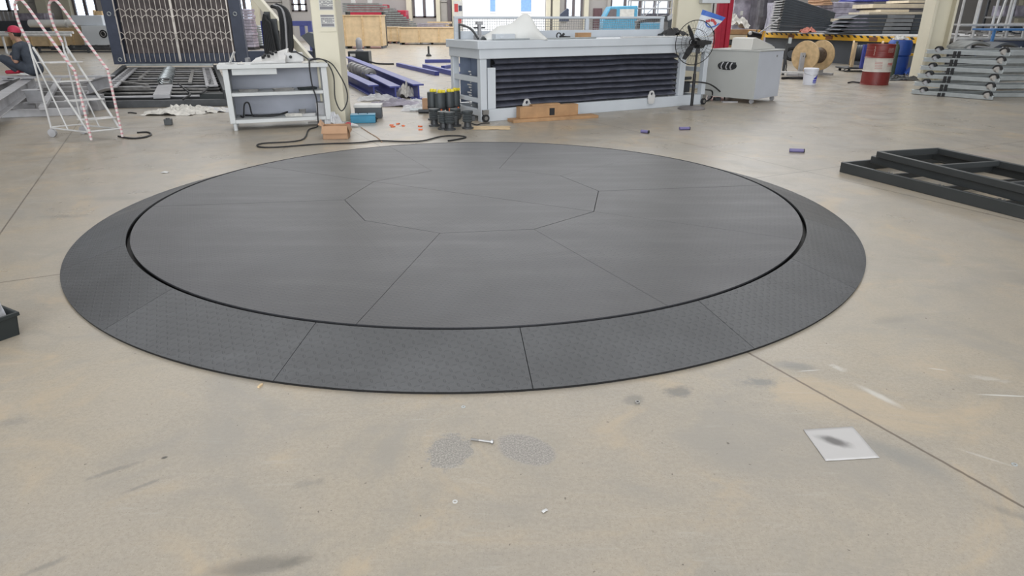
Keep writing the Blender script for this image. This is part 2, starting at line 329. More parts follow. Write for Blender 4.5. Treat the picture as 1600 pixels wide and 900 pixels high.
# ------------------------------------------------------------ mesh builder
class MB:
    def __init__(s): s.v = []; s.f = []
    def add(s, vs, fs):
        o = len(s.v); s.v += [tuple(p) for p in vs]; s.f += [tuple(i + o for i in f) for f in fs]; return s
    def box(s, c, d, rz=0, rx=0, ry=0):
        m = Euler((rx, ry, rz)).to_matrix(); c = Vector(c)
        vs = [c + m @ Vector((sx * d[0] / 2, sy * d[1] / 2, sz * d[2] / 2)) for sx, sy, sz in
              ((-1, -1, -1), (1, -1, -1), (1, 1, -1), (-1, 1, -1), (-1, -1, 1), (1, -1, 1), (1, 1, 1), (-1, 1, 1))]
        return s.add(vs, [(0, 3, 2, 1), (4, 5, 6, 7), (0, 1, 5, 4), (1, 2, 6, 5), (2, 3, 7, 6), (3, 0, 4, 7)])
    def span(s, a, b):
        a, b = Vector(a), Vector(b); return s.box((a + b) / 2, tuple(abs(q) for q in (b - a)))
    def beam(s, p, q, w, h, up=(0, 0, 1)):
        p, q = Vector(p), Vector(q); d = (q - p).normalized(); u = Vector(up)
        if abs(d.dot(u)) > 0.99: u = Vector((0, 1, 0))
        x = d.cross(u).normalized() * w / 2; z = x.cross(d).normalized() * h / 2
        vs = [p - x - z, p + x - z, p + x + z, p - x + z, q - x - z, q + x - z, q + x + z, q - x + z]
        return s.add(vs, [(0, 1, 2, 3), (7, 6, 5, 4), (0, 4, 5, 1), (1, 5, 6, 2), (2, 6, 7, 3), (3, 7, 4, 0)])
    def prism(s, pts, z0, z1):
        n = len(pts); z0 = z0 if hasattr(z0, '__len__') else [z0] * n; z1 = z1 if hasattr(z1, '__len__') else [z1] * n
        vs = [(p[0], p[1], a) for p, a in zip(pts, z0)] + [(p[0], p[1], a) for p, a in zip(pts, z1)]
        return s.add(vs, [tuple(range(n - 1, -1, -1)), tuple(range(n, 2 * n))] + [(i, (i + 1) % n, n + (i + 1) % n, n + i) for i in range(n)])
    def extr(s, pts, vec):
        """3-D polygon pushed along vec"""
        pts = [Vector(p) for p in pts]; n = len(pts); vec = Vector(vec)
        return s.add(pts + [p + vec for p in pts], [tuple(range(n - 1, -1, -1)), tuple(range(n, 2 * n))] + [(i, (i + 1) % n, n + (i + 1) % n, n + i) for i in range(n)])
    def cyl(s, p, q, r, r2=None, n=20, cap=True):
        p, q = Vector(p), Vector(q); r2 = r if r2 is None else r2
        d = (q - p).normalized(); u = Vector((0, 0, 1)) if abs(d.z) < 0.9 else Vector((1, 0, 0))
        x = d.cross(u).normalized(); y = d.cross(x)
        vs = []
        for c, rr in ((p, r), (q, r2)):
            vs += [c + x * math.cos(2 * PI * i / n) * rr + y * math.sin(2 * PI * i / n) * rr for i in range(n)]
        fs = [(i, (i + 1) % n, n + (i + 1) % n, n + i) for i in range(n)]
        if cap: fs += [tuple(range(n - 1, -1, -1)), tuple(range(n, 2 * n))]
        return s.add(vs, fs)
    def lathe(s, prof, o=(0, 0, 0), ax=(0, 0, 1), n=28):
        o = Vector(o); d = Vector(ax).normalized(); u = Vector((0, 0, 1)) if abs(d.z) < 0.9 else Vector((1, 0, 0))
        x = d.cross(u).normalized(); y = d.cross(x); vs = []; k = len(prof)
        for r, h in prof:
            vs += [o + d * h + (x * math.cos(2 * PI * i / n) + y * math.sin(2 * PI * i / n)) * max(r, 1e-4) for i in range(n)]
        fs = [(j * n + i, j * n + (i + 1) % n, (j + 1) * n + (i + 1) % n, (j + 1) * n + i) for j in range(k - 1) for i in range(n)]
        return s.add(vs, fs)
    def tube(s, pts, r, n=8, smooth=4, closed=False):
        pts = [Vector(p) for p in pts]
        if smooth > 1 and len(pts) > 2:
            out = []; m = len(pts)
            rng = m if closed else m - 1
            for i in range(rng):
                p0 = pts[(i - 1) % m] if (closed or i > 0) else pts[0]
                p1, p2 = pts[i], pts[(i + 1) % m]
                p3 = pts[(i + 2) % m] if (closed or i + 2 < m) else pts[-1]
                for k in range(smooth):
                    t = k / smooth
                    out.append(0.5 * ((2 * p1) + (-p0 + p2) * t + (2 * p0 - 5 * p1 + 4 * p2 - p3) * t * t + (-p0 + 3 * p1 - 3 * p2 + p3) * t ** 3))
            if not closed: out.append(pts[-1])
            pts = out
        m = len(pts); vs = []
        prev = None
        for i, p in enumerate(pts):
            a = pts[(i - 1) % m] if (closed or i > 0) else p
            b = pts[(i + 1) % m] if (closed or i < m - 1) else p
            d = (b - a).normalized()
            if prev is None:
                u = Vector((0, 0, 1)) if abs(d.z) < 0.9 else Vector((1, 0, 0)); x = d.cross(u).normalized()
            else:
                x = (prev - d * prev.dot(d)).normalized()
            prev = x; y = d.cross(x)
            vs += [p + (x * math.cos(2 * PI * k / n) + y * math.sin(2 * PI * k / n)) * r for k in range(n)]
        fs = [(i * n + k, i * n + (k + 1) % n, ((i + 1) % m) * n + (k + 1) % n, ((i + 1) % m) * n + k) for i in range(m if closed else m - 1) for k in range(n)]
        if not closed: fs += [tuple(range(n - 1, -1, -1)), tuple((m - 1) * n + k for k in range(n))]
        return s.add(vs, fs)
    def ring(s, c, rad, r, ax=(0, 0, 1), n=32, k=6):
        c = Vector(c); d = Vector(ax).normalized(); u = Vector((0, 0, 1)) if abs(d.z) < 0.9 else Vector((1, 0, 0))
        x = d.cross(u).normalized(); y = d.cross(x)
        return s.tube([c + (x * math.cos(2 * PI * i / n) + y * math.sin(2 * PI * i / n)) * rad for i in range(n)], r, k, 1, True)
    def ball(s, c, r, nu=14, nv=9, m=None):
        c = Vector(c); r = r if hasattr(r, '__len__') else (r, r, r); vs = []
        for j in range(nv + 1):
            a = PI * j / nv
            for i in range(nu):
                t = 2 * PI * i / nu
                p = Vector((r[0] * math.sin(a) * math.cos(t), r[1] * math.sin(a) * math.sin(t), r[2] * math.cos(a)))
                vs.append(c + (m @ p if m else p))
        fs = [(j * nu + i, (j + 1) * nu + i, (j + 1) * nu + (i + 1) % nu, j * nu + (i + 1) % nu) for j in range(nv) for i in range(nu)]
        return s.add(vs, fs)
    def cap(s, p, q, r1, r2, n=14):
        """tapered capsule"""
        p, q = Vector(p), Vector(q); s.cyl(p, q, r1, r2, n); s.ball(p, r1); return s.ball(q, r2)
    def crumple(s, w, l, h, seed, n=22, fall=True):
        rnd = random.Random(seed); ox, oy = rnd.uniform(0, 50), rnd.uniform(0, 50); vs = []
        for j in range(n + 1):
            for i in range(n + 1):
                u, v = i / n * 2 - 1, j / n * 2 - 1
                rr = min(1.0, math.hypot(u, v) * (0.85 + 0.3 * noise.noise((u * 2 + ox, v * 2 + oy, 0))))
                e = max(0, 1 - rr ** 2) if fall else 1
                z = h * e * (0.45 + 0.9 * abs(noise.noise((u * 2.5 + ox, v * 2.5 + oy, 1.3))) + 0.6 * abs(noise.noise((u * 7 + ox, v * 7 + oy, 4.3))))
                vs.append((u * w / 2 * (1 + 0.15 * noise.noise((v * 3 + ox, 2, 3))), v * l / 2 * (1 + 0.15 * noise.noise((u * 3 + oy, 5, 3))), z + 0.003))
        k = n + 1
        return s.add(vs, [(j * k + i, j * k + i + 1, (j + 1) * k + i + 1, (j + 1) * k + i) for j in range(n) for i in range(n)])
    def build(s, name, m, parent=None, bevel=0.0, sharp=35, solid=0):
        me = bpy.data.meshes.new(name)
        me.from_pydata(s.v, [], s.f); me.update()
        for p in me.polygons: p.use_smooth = True
        import bmesh
        bm = bmesh.new(); bm.from_mesh(me); bmesh.ops.delete(bm, geom=[v for v in bm.verts if not v.link_faces], context='VERTS'); bmesh.ops.recalc_face_normals(bm, faces=bm.faces); bm.to_mesh(me); bm.free()
        me.set_sharp_from_angle(angle=R(sharp))
        me.materials.append(M[m] if isinstance(m, str) else m)
        o = bpy.data.objects.new(name, me); COL.objects.link(o)
        if parent is not None: o.parent = parent
        if solid:
            so = o.modifiers.new('thickness', 'SOLIDIFY'); so.thickness = solid
        if bevel:
            bv = o.modifiers.new('bevel', 'BEVEL'); bv.width = bevel; bv.segments = 2; bv.limit_method = 'ANGLE'; bv.angle_limit = R(40)
        return o

def tag(o, label, cat, group=None, kind=None):
    o['label'] = label; o['category'] = cat
    if group: o['group'] = group
    if kind: o['kind'] = kind
    return o

def thing(name, label, cat, loc=(0, 0, 0), rz=0.0, group=None):
    o = bpy.data.objects.new(name, None); COL.objects.link(o)
    o.empty_display_size = 0.1
    o.location = loc; o.rotation_euler = (0, 0, rz)
    return tag(o, label, cat, group)

def single(name, mb, m, label, cat, loc=(0, 0, 0), rz=0.0, group=None, bevel=0, rot=None, solid=0):
    o = mb.build(name, m, None, bevel, solid=solid); o.location = loc
    o.rotation_euler = rot if rot else (0, 0, rz)
    return tag(o, label, cat, group)

def struct(name, mb, m, loc=(0, 0, 0), parent=None, bevel=0):
    o = mb.build(name, m, parent, bevel); o.location = loc
    if parent is None: o['kind'] = 'structure'
    return o

def dup(root, loc, rz=None, label=None, rot=None):
    r = root.copy(); COL.objects.link(r); r.location = loc
    if rz is not None: r.rotation_euler = (0, 0, rz)
    if rot is not None: r.rotation_euler = rot
    if label: r['label'] = label
    for ch in list(root.children):
        c = ch.copy(); COL.objects.link(c); c.parent = r
        for g in list(ch.children):
            d = g.copy(); COL.objects.link(d); d.parent = c
    return r

def toL(t, p):
    """place point into the frame of a thing"""
    v = Vector(p) - Vector(t.location); a = -t.rotation_euler.z
    return Vector((v.x * math.cos(a) - v.y * math.sin(a), v.x * math.sin(a) + v.y * math.cos(a), v.z))
NEAR, MID, FAR, FRONT = 900, 700, 6500, 3000
M['grey_tray'] = mat('grey_tray', (0.20, 0.21, 0.22), 0.5, 0.1, 0.1)
M['board_pale'] = mat('pale_board', (0.66, 0.58, 0.45), 0.65, 0, 0.08)
# ------------------------------------------------------------ camera, light, world
cd = bpy.data.cameras.new('camera'); cam = bpy.data.objects.new('camera', cd); COL.objects.link(cam)
cam.location = (0, 0, HC); cam.rotation_euler = (PI / 2 - TH, 0, 0)
cd.sensor_width = 36; cd.lens = 36 * FPX / 1600; cd.clip_end = 300
S.camera = cam
w = bpy.data.worlds.new('overcast_sky'); S.world = w; w.use_nodes = True
w.node_tree.nodes['Background'].inputs[0].default_value = (0.88, 0.93, 1.0, 1)
w.node_tree.nodes['Background'].inputs[1].default_value = 4.5
S.view_settings.view_transform = 'Standard'; S.view_settings.look = 'None'
S.view_settings.gamma = 1; S.view_settings.exposure = 0.0; S.view_settings.use_curve_mapping = False
S.cycles.max_bounces = 6; S.cycles.diffuse_bounces = 3; S.cycles.transparent_max_bounces = 12

# ------------------------------------------------------------ hall
XL, XR, YF, YB, ZC = -42.0, 46.0, -12.0, 50.0, 9.0
struct('floor', MB().span((XL, YF, -0.3), (XR, 75, 0)), 'floor')
struct('ceiling', MB().span((XL, YF, ZC), (XR, YB, ZC + 0.3)), 'ceil')
struct('wall_left', MB().span((XL - 0.3, YF, 0), (XL, YB, ZC)), 'wallgrey')
struct('wall_right', MB().span((XR, YF, 0), (XR + 0.3, YB, ZC)), 'wallgrey')
struct('wall_front', MB().span((XL, YF - 0.3, 0), (XR, YF, ZC)), 'wallgrey')

def wx(px): return GY(px, 12, YB).x
# back wall with its openings: (left px, right px, sill z, head z)
OPEN = [(-120, -40, 1.9, 5.2), (-5, 33, 1.95, 5.2), (115, 152, 1.55, 5.2), (368, 396, 1.25, 5.2), (456, 480, 1.95, 5.2), (645, 681, 1.55, 5.2),
        (722, 852, 0.0, 5.2), (882, 910, 1.55, 5.2), (953, 1046, 1.5, 5.2), (1150, 1200, 1.6, 5.2), (1640, 1690, 1.6, 5.2)]
ops = [(wx(a), wx(b), s, h) for a, b, s, h in OPEN]
bw = MB(); x = XL
for a, b, s, h in ops:
    bw.span((x, YB, 0), (a, YB + 0.3, ZC)); x = b
    if s > 0: bw.span((a, YB, 0), (b, YB + 0.3, s))
    bw.span((a, YB, h), (b, YB + 0.3, ZC))
bw.span((x, YB, 0), (XR, YB + 0.3, ZC))
struct('wall_back', bw, 'wallgrey')
wn = 0
for i, (a, b, s, h) in enumerate(ops):
    if s == 0: continue
    wn += 1
    f = MB(); t = 0.09
    f.span((a, YB - 0.05, s), (b, YB + 0.1, s + t)); f.span((a, YB - 0.05, h - t), (b, YB + 0.1, h))
    f.span((a, YB - 0.05, s), (a + t * 1.6, YB + 0.1, h)); f.span((b - t * 1.6, YB - 0.05, s), (b, YB + 0.1, h))
    n = 2 if b - a < 3 else 4
    for k in range(1, n):
        xm = a + (b - a) * k / n; f.span((xm - 0.1, YB - 0.05, s), (xm + 0.1, YB + 0.1, h))
    if i == 4: f.span((a, YB - 0.05, 2.35), (b, YB + 0.1, 2.45))
    fo = struct('window_%d' % wn, f, 'win_frame')
    struct('window_pane', MB().span((a + 0.05, YB + 0.02, s + 0.05), (b - 0.05, YB + 0.03, h - 0.05)), 'glass', parent=fo)
# pilasters and inset panels along the back wall
tn = 0
for pa, pb_, mt, d in [(33, 46, 'cream', 0.35), (64, 80, 'cream', 0.5), (100, 114, 'cream', 0.35), (396, 406, 'cream', 0.35), (444, 455, 'cream_dark', 0.3),
                       (636, 644, 'cream', 0.35), (682, 688, 'cream', 0.35), (700, 705, 'win_frame', 0.2), (707, 721, 'cream', 0.4), (853, 860, 'cream', 0.4), (863, 874, 'cream', 0.5),
                       (912, 919, 'cream', 0.4), (948, 953, 'cream_dark', 0.3), (1047, 1066, 'cream', 0.4), (1135, 1149, 'cream', 0.4), (1590, 1612, 'cream', 0.4)]:
    tn += 1
    struct('trim_%d' % tn, MB().span((wx(pa), YB - d, 0), (wx(pb_), YB - 0.001, 8.5)), mt)
for pa, pb_ in [(46, 64), (80, 100), (408, 442), (689, 699)]:
    tn += 1
    x0, x1 = wx(pa), wx(pb_)
    struct('trim_%d' % tn, MB().span((x0, YB - 0.12, 2.55), (x1, YB - 0.001, 2.62)).span((x0, YB - 0.06, 0.0), (x1, YB - 0.001, 2.5)), 'cream_dark')
# brown door with red pole beside it
struct('door_1', MB().span((wx(927), YB - 0.1, 0), (wx(941), YB - 0.001, 2.15)).span((wx(928.5), YB - 0.14, 0.1), (wx(939.5), YB - 0.1, 2.05)),
       mat('brown_door', (0.13, 0.07, 0.08), 0.5), bevel=0.01)
# building and truck outside the big opening
bx = thing('outside_building', 'white sunlit building seen through the big bright opening in the back wall', 'building', (0.5, 66, 0))
MB().span((-16, 0, 0), (16, 6, 9)).build('facade', 'facade', bx)
for pa, pb_ in [(764, 776), (812, 832)]:
    x0 = GY(pa, 15, 66).x - 0.5; x1 = GY(pb_, 15, 66).x - 0.5
    MB().span((x0, -0.12, 1.95), (x1, 0.05, 4.6)).build('window_frame', 'facade', bx)
    MB().span((x0 + 0.12, -0.16, 2.1), (x1 - 0.12, -0.11, 4.4)).build('window_pane', 'win_blue', bx)

# unseen roof skylights; three zones sized and powered to shape the floor brightness
for kk, (y0, y1, hw, pw, cc) in enumerate(((YF + 1, 7.5, 8, NEAR, (1.0, 0.985, 0.96)), (8.5, 20.5, 14, MID, (1, 1, 1)), (21.5, YB - 1, 18, FAR, (0.96, 0.98, 1.0)))):
    struct('window_%d' % (11 + kk), MB().span((-hw, y0, ZC - 0.06), (hw, y1, ZC - 0.01)), mat('skylight_sheet_%d' % kk, (0.8, 0.82, 0.85), 0.6))
    ld = bpy.data.lights.new('skylight', 'AREA'); lo = bpy.data.objects.new('skylight', ld); COL.objects.link(lo)
    ld.shape = 'RECTANGLE'; ld.size = 2 * hw; ld.size_y = y1 - y0; ld.energy = pw; ld.color = cc
    lo.location = (0, (y0 + y1) / 2, ZC - 0.1)

# unseen panel and area light added behind the camera to brighten facing surfaces
struct('front_fill_panel', MB().span((-16, YF + .001, 0.2), (16, YF + .06, 5.8)), mat('fill_panel_sheet', (0.8, 0.82, 0.85), 0.4))
fd = bpy.data.lights.new('front_fill_light', 'AREA'); fo_ = bpy.data.objects.new('front_fill_light', fd); COL.objects.link(fo_)
fd.shape = 'RECTANGLE'; fd.size = 32; fd.size_y = 5.6; fd.energy = FRONT; fd.color = (0.93, 0.97, 1.0)
fo_.location = (0, YF + .1, 3.0); fo_.rotation_euler = (PI / 2, 0, 0)

# ------------------------------------------------------------ turntable
CX, CY = -0.3145, 5.4138
RI, RO, HT = 2.5574, 2.9711, 0.1213
tt = thing('vehicle_turntable', 'large round dark grey steel car turntable with sloping ramp ring lying on the concrete floor', 'turntable', (CX, CY, 0))
def pol(r, a): return (r * math.cos(R(a)), r * math.sin(R(a)))
# dark substructure under the plates
MB().lathe([(0, HT - 0.03), (RI - 0.02, HT - 0.03), (RI - 0.02, 0.0)], n=120).build('base_drum', 'rim_black', tt)
MB().lathe([(RI - 0.012, 0.0), (RI - 0.012, HT - 0.045), (RI + 0.03, HT - 0.045), (RI + 0.03, 0.0)], n=120).build('rim_gap', 'rim_black', tt)
A0, DR = -100.0, 1.07
dec = [pol(DR, A0 + 36 * i) for i in range(10)]
g = 0.0014
cs, ce = 7, 2
for k in range(2):   # two half plates of the ten-sided centre
    a = [dec[(2 + k * 5 + i) % 10] for i in range(6)]
    cxm = sum(p[0] for p in a) / 6; cym = sum(p[1] for p in a) / 6
    a = [(p[0] * (1 - g * 1.2) + (cxm - 0) * g * 2.2, p[1] * (1 - g * 1.2) + cym * g * 2.2) for p in a]
    MB().prism(a, HT - 0.012, HT).build('centre_plate', 'deck', tt)
for i in range(10):
    a0, a1 = A0 + 36 * i, A0 + 36 * (i + 1)
    gi = math.degrees(g / DR); go = math.degrees(g / RI)
    pts = [pol(DR * 1.0035, a0 + gi), ]
    n = 24
    arc = [pol(RI, a0 + go + (36 - 2 * go) * k / n) for k in range(n + 1)]
    pts = [pol(DR * 1.0035, a0 + gi)] + arc + [pol(DR * 1.0035, a1 - gi)]
    MB().prism(pts, HT - 0.012, HT - 0.0004 * (i % 3)).build('deck_plate', 'deck', tt)
RA = RI + 0.026
for i in range(16):
    a0 = -104.5 + 22.35 * i if i < 8 else -104.5 + 22.35 * 8 + (360 - 22.35 * 8) / 8 * (i - 8)
    a1 = -104.5 + 22.35 * (i + 1) if i < 8 else -104.5 + 22.35 * 8 + (360 - 22.35 * 8) / 8 * (i - 7)
    go, gi = math.degrees(0.0018 / RO), math.degrees(0.0018 / RA); n = 16
    m_ = MB(); inn = [pol(RA, a0 + gi + (a1 - a0 - 2 * gi) * k / n) for k in range(n + 1)]; out = [pol(RO, a0 + go + (a1 - a0 - 2 * go) * k / n) for k in range(n + 1)]
    P_ = inn + out[::-1]
    m_.prism(P_, [HT - 0.012] * (n + 1) + [0.009] * (n + 1), [HT] * (n + 1) + [0.013] * (n + 1))
    nn = len(P_)
    for k in range(n + 1, nn):      # lower edge undercut so the plate ends in a sharp lip
        x, y, z = m_.v[k]; f = (RO - 0.004) / RO; m_.v[k] = (x * f, y * f, z)
    m_.build('ramp_plate', 'ramp', tt, sharp=20)
MB().lathe([(RA + 0.02, 0), (RA + 0.02, HT - 0.02), (RO - 0.06, 0.0)], n=120).build('ramp_support', 'rim_black', tt)
MB().lathe([(RO - .05, .010), (RO - .0015, .0095), (RO - .003, 0)], n=160).build('rim_shadow_band', 'rim_black', tt)  # black band under the ramp lip, painting in its edge shadow

# ------------------------------------------------------------ welded dark frames, right
def dark_frame(name_label, A, B, Wd, z0, hh, rail, ncross, brackets, L_=4.2, group='stacked dark steel frames', first=0.0):
    """A: near-left corner; runs along A->B; Wd: width vector"""
    A = Vector((A[0], A[1], 0)); d = (Vector((B[0], B[1], 0)) - A).normalized(); rz = math.atan2(d.y, d.x)
    t = thing('welded_chassis', name_label, 'steel chassis', (A.x, A.y, z0), rz, group)
    w_ = Wd; zc = hh / 2
    for y0 in (rail / 2, w_ - rail / 2):
        MB().span((0, y0 - rail / 2, 0), (L_, y0 + rail / 2, hh)).build('side_rail', 'frame_dark', t, 0.006)
    for x0 in (rail / 2, L_ - rail / 2):
        MB().span((x0 - rail / 2, rail, 0), (x0 + rail / 2, w_ - rail, hh)).build('end_rail', 'frame_dark', t, 0.004)
    for k in range(ncross):
        x0 = first + (L_ - first) * (k + 1) / (ncross + 1)
        MB().span((x0 - rail / 2, rail, hh * 0.25), (x0 + rail / 2, w_ - rail, hh * (1 if brackets == 0 else 0.75))).build('cross_member', 'frame_dark', t, 0.004)
        if brackets:
            MB().cyl((x0 - 0.03, rail + 0.05, hh * 0.2), (x0 - 0.03, rail + 0.05, hh * 0.95), 0.012, n=10).cyl((x0 + 0.01, rail + 0.05, hh * 0.2), (x0 + 0.01, rail + 0.05, hh * 0.95), 0.008, n=10).build('bolt', 'mid_steel', t)
    return t
pA = G(1314, 253, 0.105); pA2 = G(1600, 322, 0.105); 
tA = dark_frame('lowest of the stacked dark frames, lying on the floor nearest the turntable', pA, pA2, 1.45, 0.0, 0.105, 0.035, 7, 1, 4.4)
pB = G(1361, 244, 0.175); pB2 = G(1600, 304, 0.175)
tB = dark_frame('middle dark frame sandwiched between the other two stacked frames', pB, pB2, 0.80, 0.1055, 0.075, 0.04, 5, 0, 4.3)
pC = G(1370, 236, 0.245); pC2 = G(1600, 291, 0.245)
tC = dark_frame('topmost dark frame with cross bars on the stack beside the turntable', pC, pC2, 0.78, 0.181, 0.065, 0.035, 5, 0, 4.3)

# ------------------------------------------------------------ small things on the floor
# black crate with plastic bag, left edge
e0 = G(37, 522); e1 = G(0, 535)
dirv = (e0 - e1).normalized(); rz = math.atan2(dirv.y, dirv.x)
cr = thing('plastic_crate', 'black open plastic crate on the floor at the left edge', 'crate', e0, rz)
hx, hy, hh = 0.46, 0.30, 0.125
m_ = MB()
def tray(m_, x0, x1, y0, y1, h, t=0.006, flare=0.012):
    lo = [(x0 + flare, y0 + flare), (x1 - flare, y0 + flare), (x1 - flare, y1 - flare), (x0 + flare, y1 - flare)]
    up = [(x0, y0), (x1, y0), (x1, y1), (x0, y1)]
    for i in range(4):
        j = (i + 1) % 4
        m_.extr([lo[i] + (0.0,), lo[j] + (0.0,), up[j] + (h,), up[i] + (h,)], Vector(((up[i][1] - up[j][1]), (up[j][0] - up[i][0]), 0)).normalized() * t)
    m_.span((x0 + flare, y0 + flare, 0), (x1 - flare, y1 - flare, 0.005)); return m_
tray(m_, -hx, 0, 0, hy, hh).build('tub', 'black_plastic', cr, 0.002)
m_ = MB(); r_ = 0.008
m_.span((-hx - r_, -r_, hh - 0.02), (r_, 0.004, hh)).span((-hx - r_, hy - 0.004, hh - 0.02), (r_, hy + r_, hh)).span((-hx - r_, 0, hh - 0.02), (-hx + 0.004, hy, hh)).span((-0.004, 0, hh - 0.02), (r_, hy, hh))
m_.build('rim', 'black_plastic', cr, 0.003)
pg_ = toL(cr, e0)
single('plastic_bag', MB().crumple(0.21, 0.18, 0.80, 5), 'film', 'crumpled clear plastic bag lying in the black crate', 'bag', e0 + Matrix.Rotation(rz, 3, 'Z') @ Vector((-0.12, 0.135, 0.03)), rz)
# stained paper
pp = [G(1255, 672), G(1332, 667), G(1374, 716), G(1290, 721)]
o_ = pp[3]; ax = (pp[2] - pp[3]).normalized(); rz = math.atan2(ax.y, ax.x)
m_ = MB(); n = 14; vs = []
for j in range(n + 1):
    for i in range(n + 1):
        a = pp[3].lerp(pp[2], i / n); b = pp[0].lerp(pp[1], i / n); q_ = a.lerp(b, j / n)
        rel = q_ - o_; c_, s_ = math.cos(-rz), math.sin(-rz)
        edge = max(abs(i / n - .5), abs(j / n - .5)) * 2
        z = 0.0010 + 0.003 * max(0, edge - 0.7) * (1 + noise.noise((i * 0.4, j * 0.4, 0)))
        vs.append((rel.x * c_ - rel.y * s_, rel.x * s_ + rel.y * c_, z + 0.0012 * abs(noise.noise((i * .3, j * .3, 2)))))
m_.add(vs, [(j * (n + 1) + i, j * (n + 1) + i + 1, (j + 1) * (n + 1) + i + 1, (j + 1) * (n + 1) + i) for j in range(n) for i in range(n)])
single('paper_sheet', m_, 'stained', 'square white paper sheet with a black smudge on the concrete at lower right', 'paper', o_, rz, solid=0.0006)
# bolt
a, b = G(736, 688), G(771, 693); d = (b - a); L_ = d.length; rz = math.atan2(d.y, d.x)
bo = thing('hex_bolt', 'long steel hex bolt lying between two rough floor patches', 'bolt', (a.x, a.y, 0.006), rz)
MB().cyl((0, 0, 0), (L_ - 0.008, 0, 0), 0.0042, n=12).build('shank', 'steel', bo)
m_ = MB().cyl((0, 0, 0), (L_ * 0.35, 0, 0), 0.0046, n=12)
m_.build('thread', 'mid_steel', bo)
MB().cyl((L_ - 0.009, 0, 0.0015), (L_, 0, 0.0015), 0.0085, n=6).build('bolt_head', 'steel', bo)
for (px, py, lb, r1, mt) in [(724, 636, 'small steel washer near the front edge of the turntable', 0.009, 'zinc'), (711, 784, 'steel washer on the floor below the long bolt', 0.009, 'rack_white'), (1585, 726, 'steel washer on the floor at the right edge', 0.010, 'zinc')]:
    m_ = MB().lathe([(r1, 0), (r1, 0.002), (r1 * 0.5, 0.002), (r1 * 0.5, 0), (r1, 0)], n=24)
    single('washer', m_, mt, lb, 'washer', G(px, py), group='washers dropped on the floor')
m_ = MB().lathe([(0.011, 0), (0.011, 0.009), (0.006, 0.009), (0.006, 0.0), (0.011, 0)], n=6)
single('hex_nut', m_, 'steel', 'hex nut on a dark smudge right of the washers', 'nut', G(996, 630))
single('paint_chip', MB().crumple(0.022, 0.012, 0.004, 9, 8), 'rack_white', 'small white paint chip on the foreground concrete', 'chip', G(851, 799), R(40))
single('wood_chip', MB().box((0, -.01, 0.004), (0.010, 0.028, 0.008)), 'wood', 'small tan wood chip touching the front rim of the turntable', 'chip', G(409, 602), R(-15))
single('paint_chip', MB().crumple(0.07, 0.05, 0.015, 3, 8), 'rack_white', 'white crumb on the floor left behind the turntable', 'chip', G(258, 270), 0)
for (px, py, rzz, lb, L_, mt) in [(1007, 208, -35, 'dark purple tube cap on the floor behind the turntable, left of the others', 0.11, 'purple'), (1069, 203, 10, 'pale purple tube cap nearest the pedestal fan', 0.15, 'purple'), (1244, 238, -12, 'largest purple tube cap on the floor before the control cabinet', 0.16, 'purple')]:
    tu = thing('plastic_tube', lb, 'tube', G(px, py) + Vector((0, 0, 0.023)), R(rzz), 'purple tube caps on the floor')
    MB().cyl((-L_ / 2, 0, 0), (L_ / 2, 0, 0), 0.022, n=14).build('tube_body', mt, tu)
    MB().cyl((L_ / 2, 0, 0), (L_ / 2 + 0.012, 0, 0), 0.023, n=14).build('end_cap', 'rubber', tu)
# ------------------------------------------------------------ grey two-shelf workbench
bo_ = G(362, 205); be_ = G(522, 197)
brz = math.atan2(be_.y - bo_.y, be_.x - bo_.x); BW = 1.43; BD = 0.62; BH = 0.90
wb = thing('workbench', 'grey steel workbench with two open shelves beside the cream column', 'workbench', bo_, brz)
MB().span((-0.06, -0.03, BH - 0.055), (BW + 0.0, BD, BH)).build('worktop', 'bench_paint', wb, 0.006)
MB().span((0.0, 0, 0.10), (0.075, BD, BH - 0.056)).build('side_panel', 'bench_paint', wb, 0.005)
MB().span((BW - 0.10, 0, 0.10), (BW - 0.02, BD, BH - 0.056)).build('side_panel', 'bench_paint', wb, 0.005)
MB().span((0.076, BD - 0.02, 0.10), (BW - 0.101, BD, BH - 0.056)).build('back_panel', 'bench_inner', wb)
MB().span((0.076, 0.0, 0.475), (BW - 0.101, BD - 0.021, 0.52)).build('shelf', 'bench_paint', wb, 0.004)
MB().span((0.076, 0.0, 0.10), (BW - 0.101, BD - 0.021, 0.15)).build('shelf', 'bench_paint', wb, 0.004)
MB().span((0.12, 0.02, BH - 0.14), (0.72, 0.40, BH - 0.057)).build('drawer', 'bench_paint', wb, 0.005)
for x0 in (0.06, BW - 0.1):
    for y0 in (0.05, BD - 0.08): MB().cyl((x0, y0, 0), (x0, y0, 0.10), 0.03, n=12).build('foot', 'bench_paint', wb)
W_ = lambda x, y, z: Vector(bo_) + Matrix.Rotation(brz, 3, 'Z') @ Vector((x, y, z))
# tilted control panel with knobs on the bench
cp = thing('switch_console', 'white tilted control panel with dark knobs lying on the grey workbench', 'control panel', W_(0.38, 0.06, BH + 0.002), brz + R(8))
MB().prism([(0, 0), (0.48, 0.0), (0.62, 0.42), (0.14, 0.42)], [0.0] * 4, [0.02, 0.05, 0.19, 0.06]).build('housing', 'rack_white', cp, 0.006)
for i, (x, y) in enumerate([(0.20, 0.12), (0.28, 0.14), (0.24, 0.20), (0.35, 0.22), (0.41, 0.28), (0.34, 0.30)]):
    z = 0.02 + 0.06 * x / 0.5 + y * 0.18
    MB().cyl((x, y, z), (x - 0.005, y - 0.012, z + 0.035), 0.022, n=12).build('knob', 'rubber', cp)
eb = thing('junction_box', 'white junction box with dark knob standing behind the control panel on the bench', 'box', W_(0.86, 0.30, BH + 0.002), brz)
MB().span((0, 0, 0), (0.26, 0.2, 0.13)).build('housing', 'rack_white', eb, 0.008)
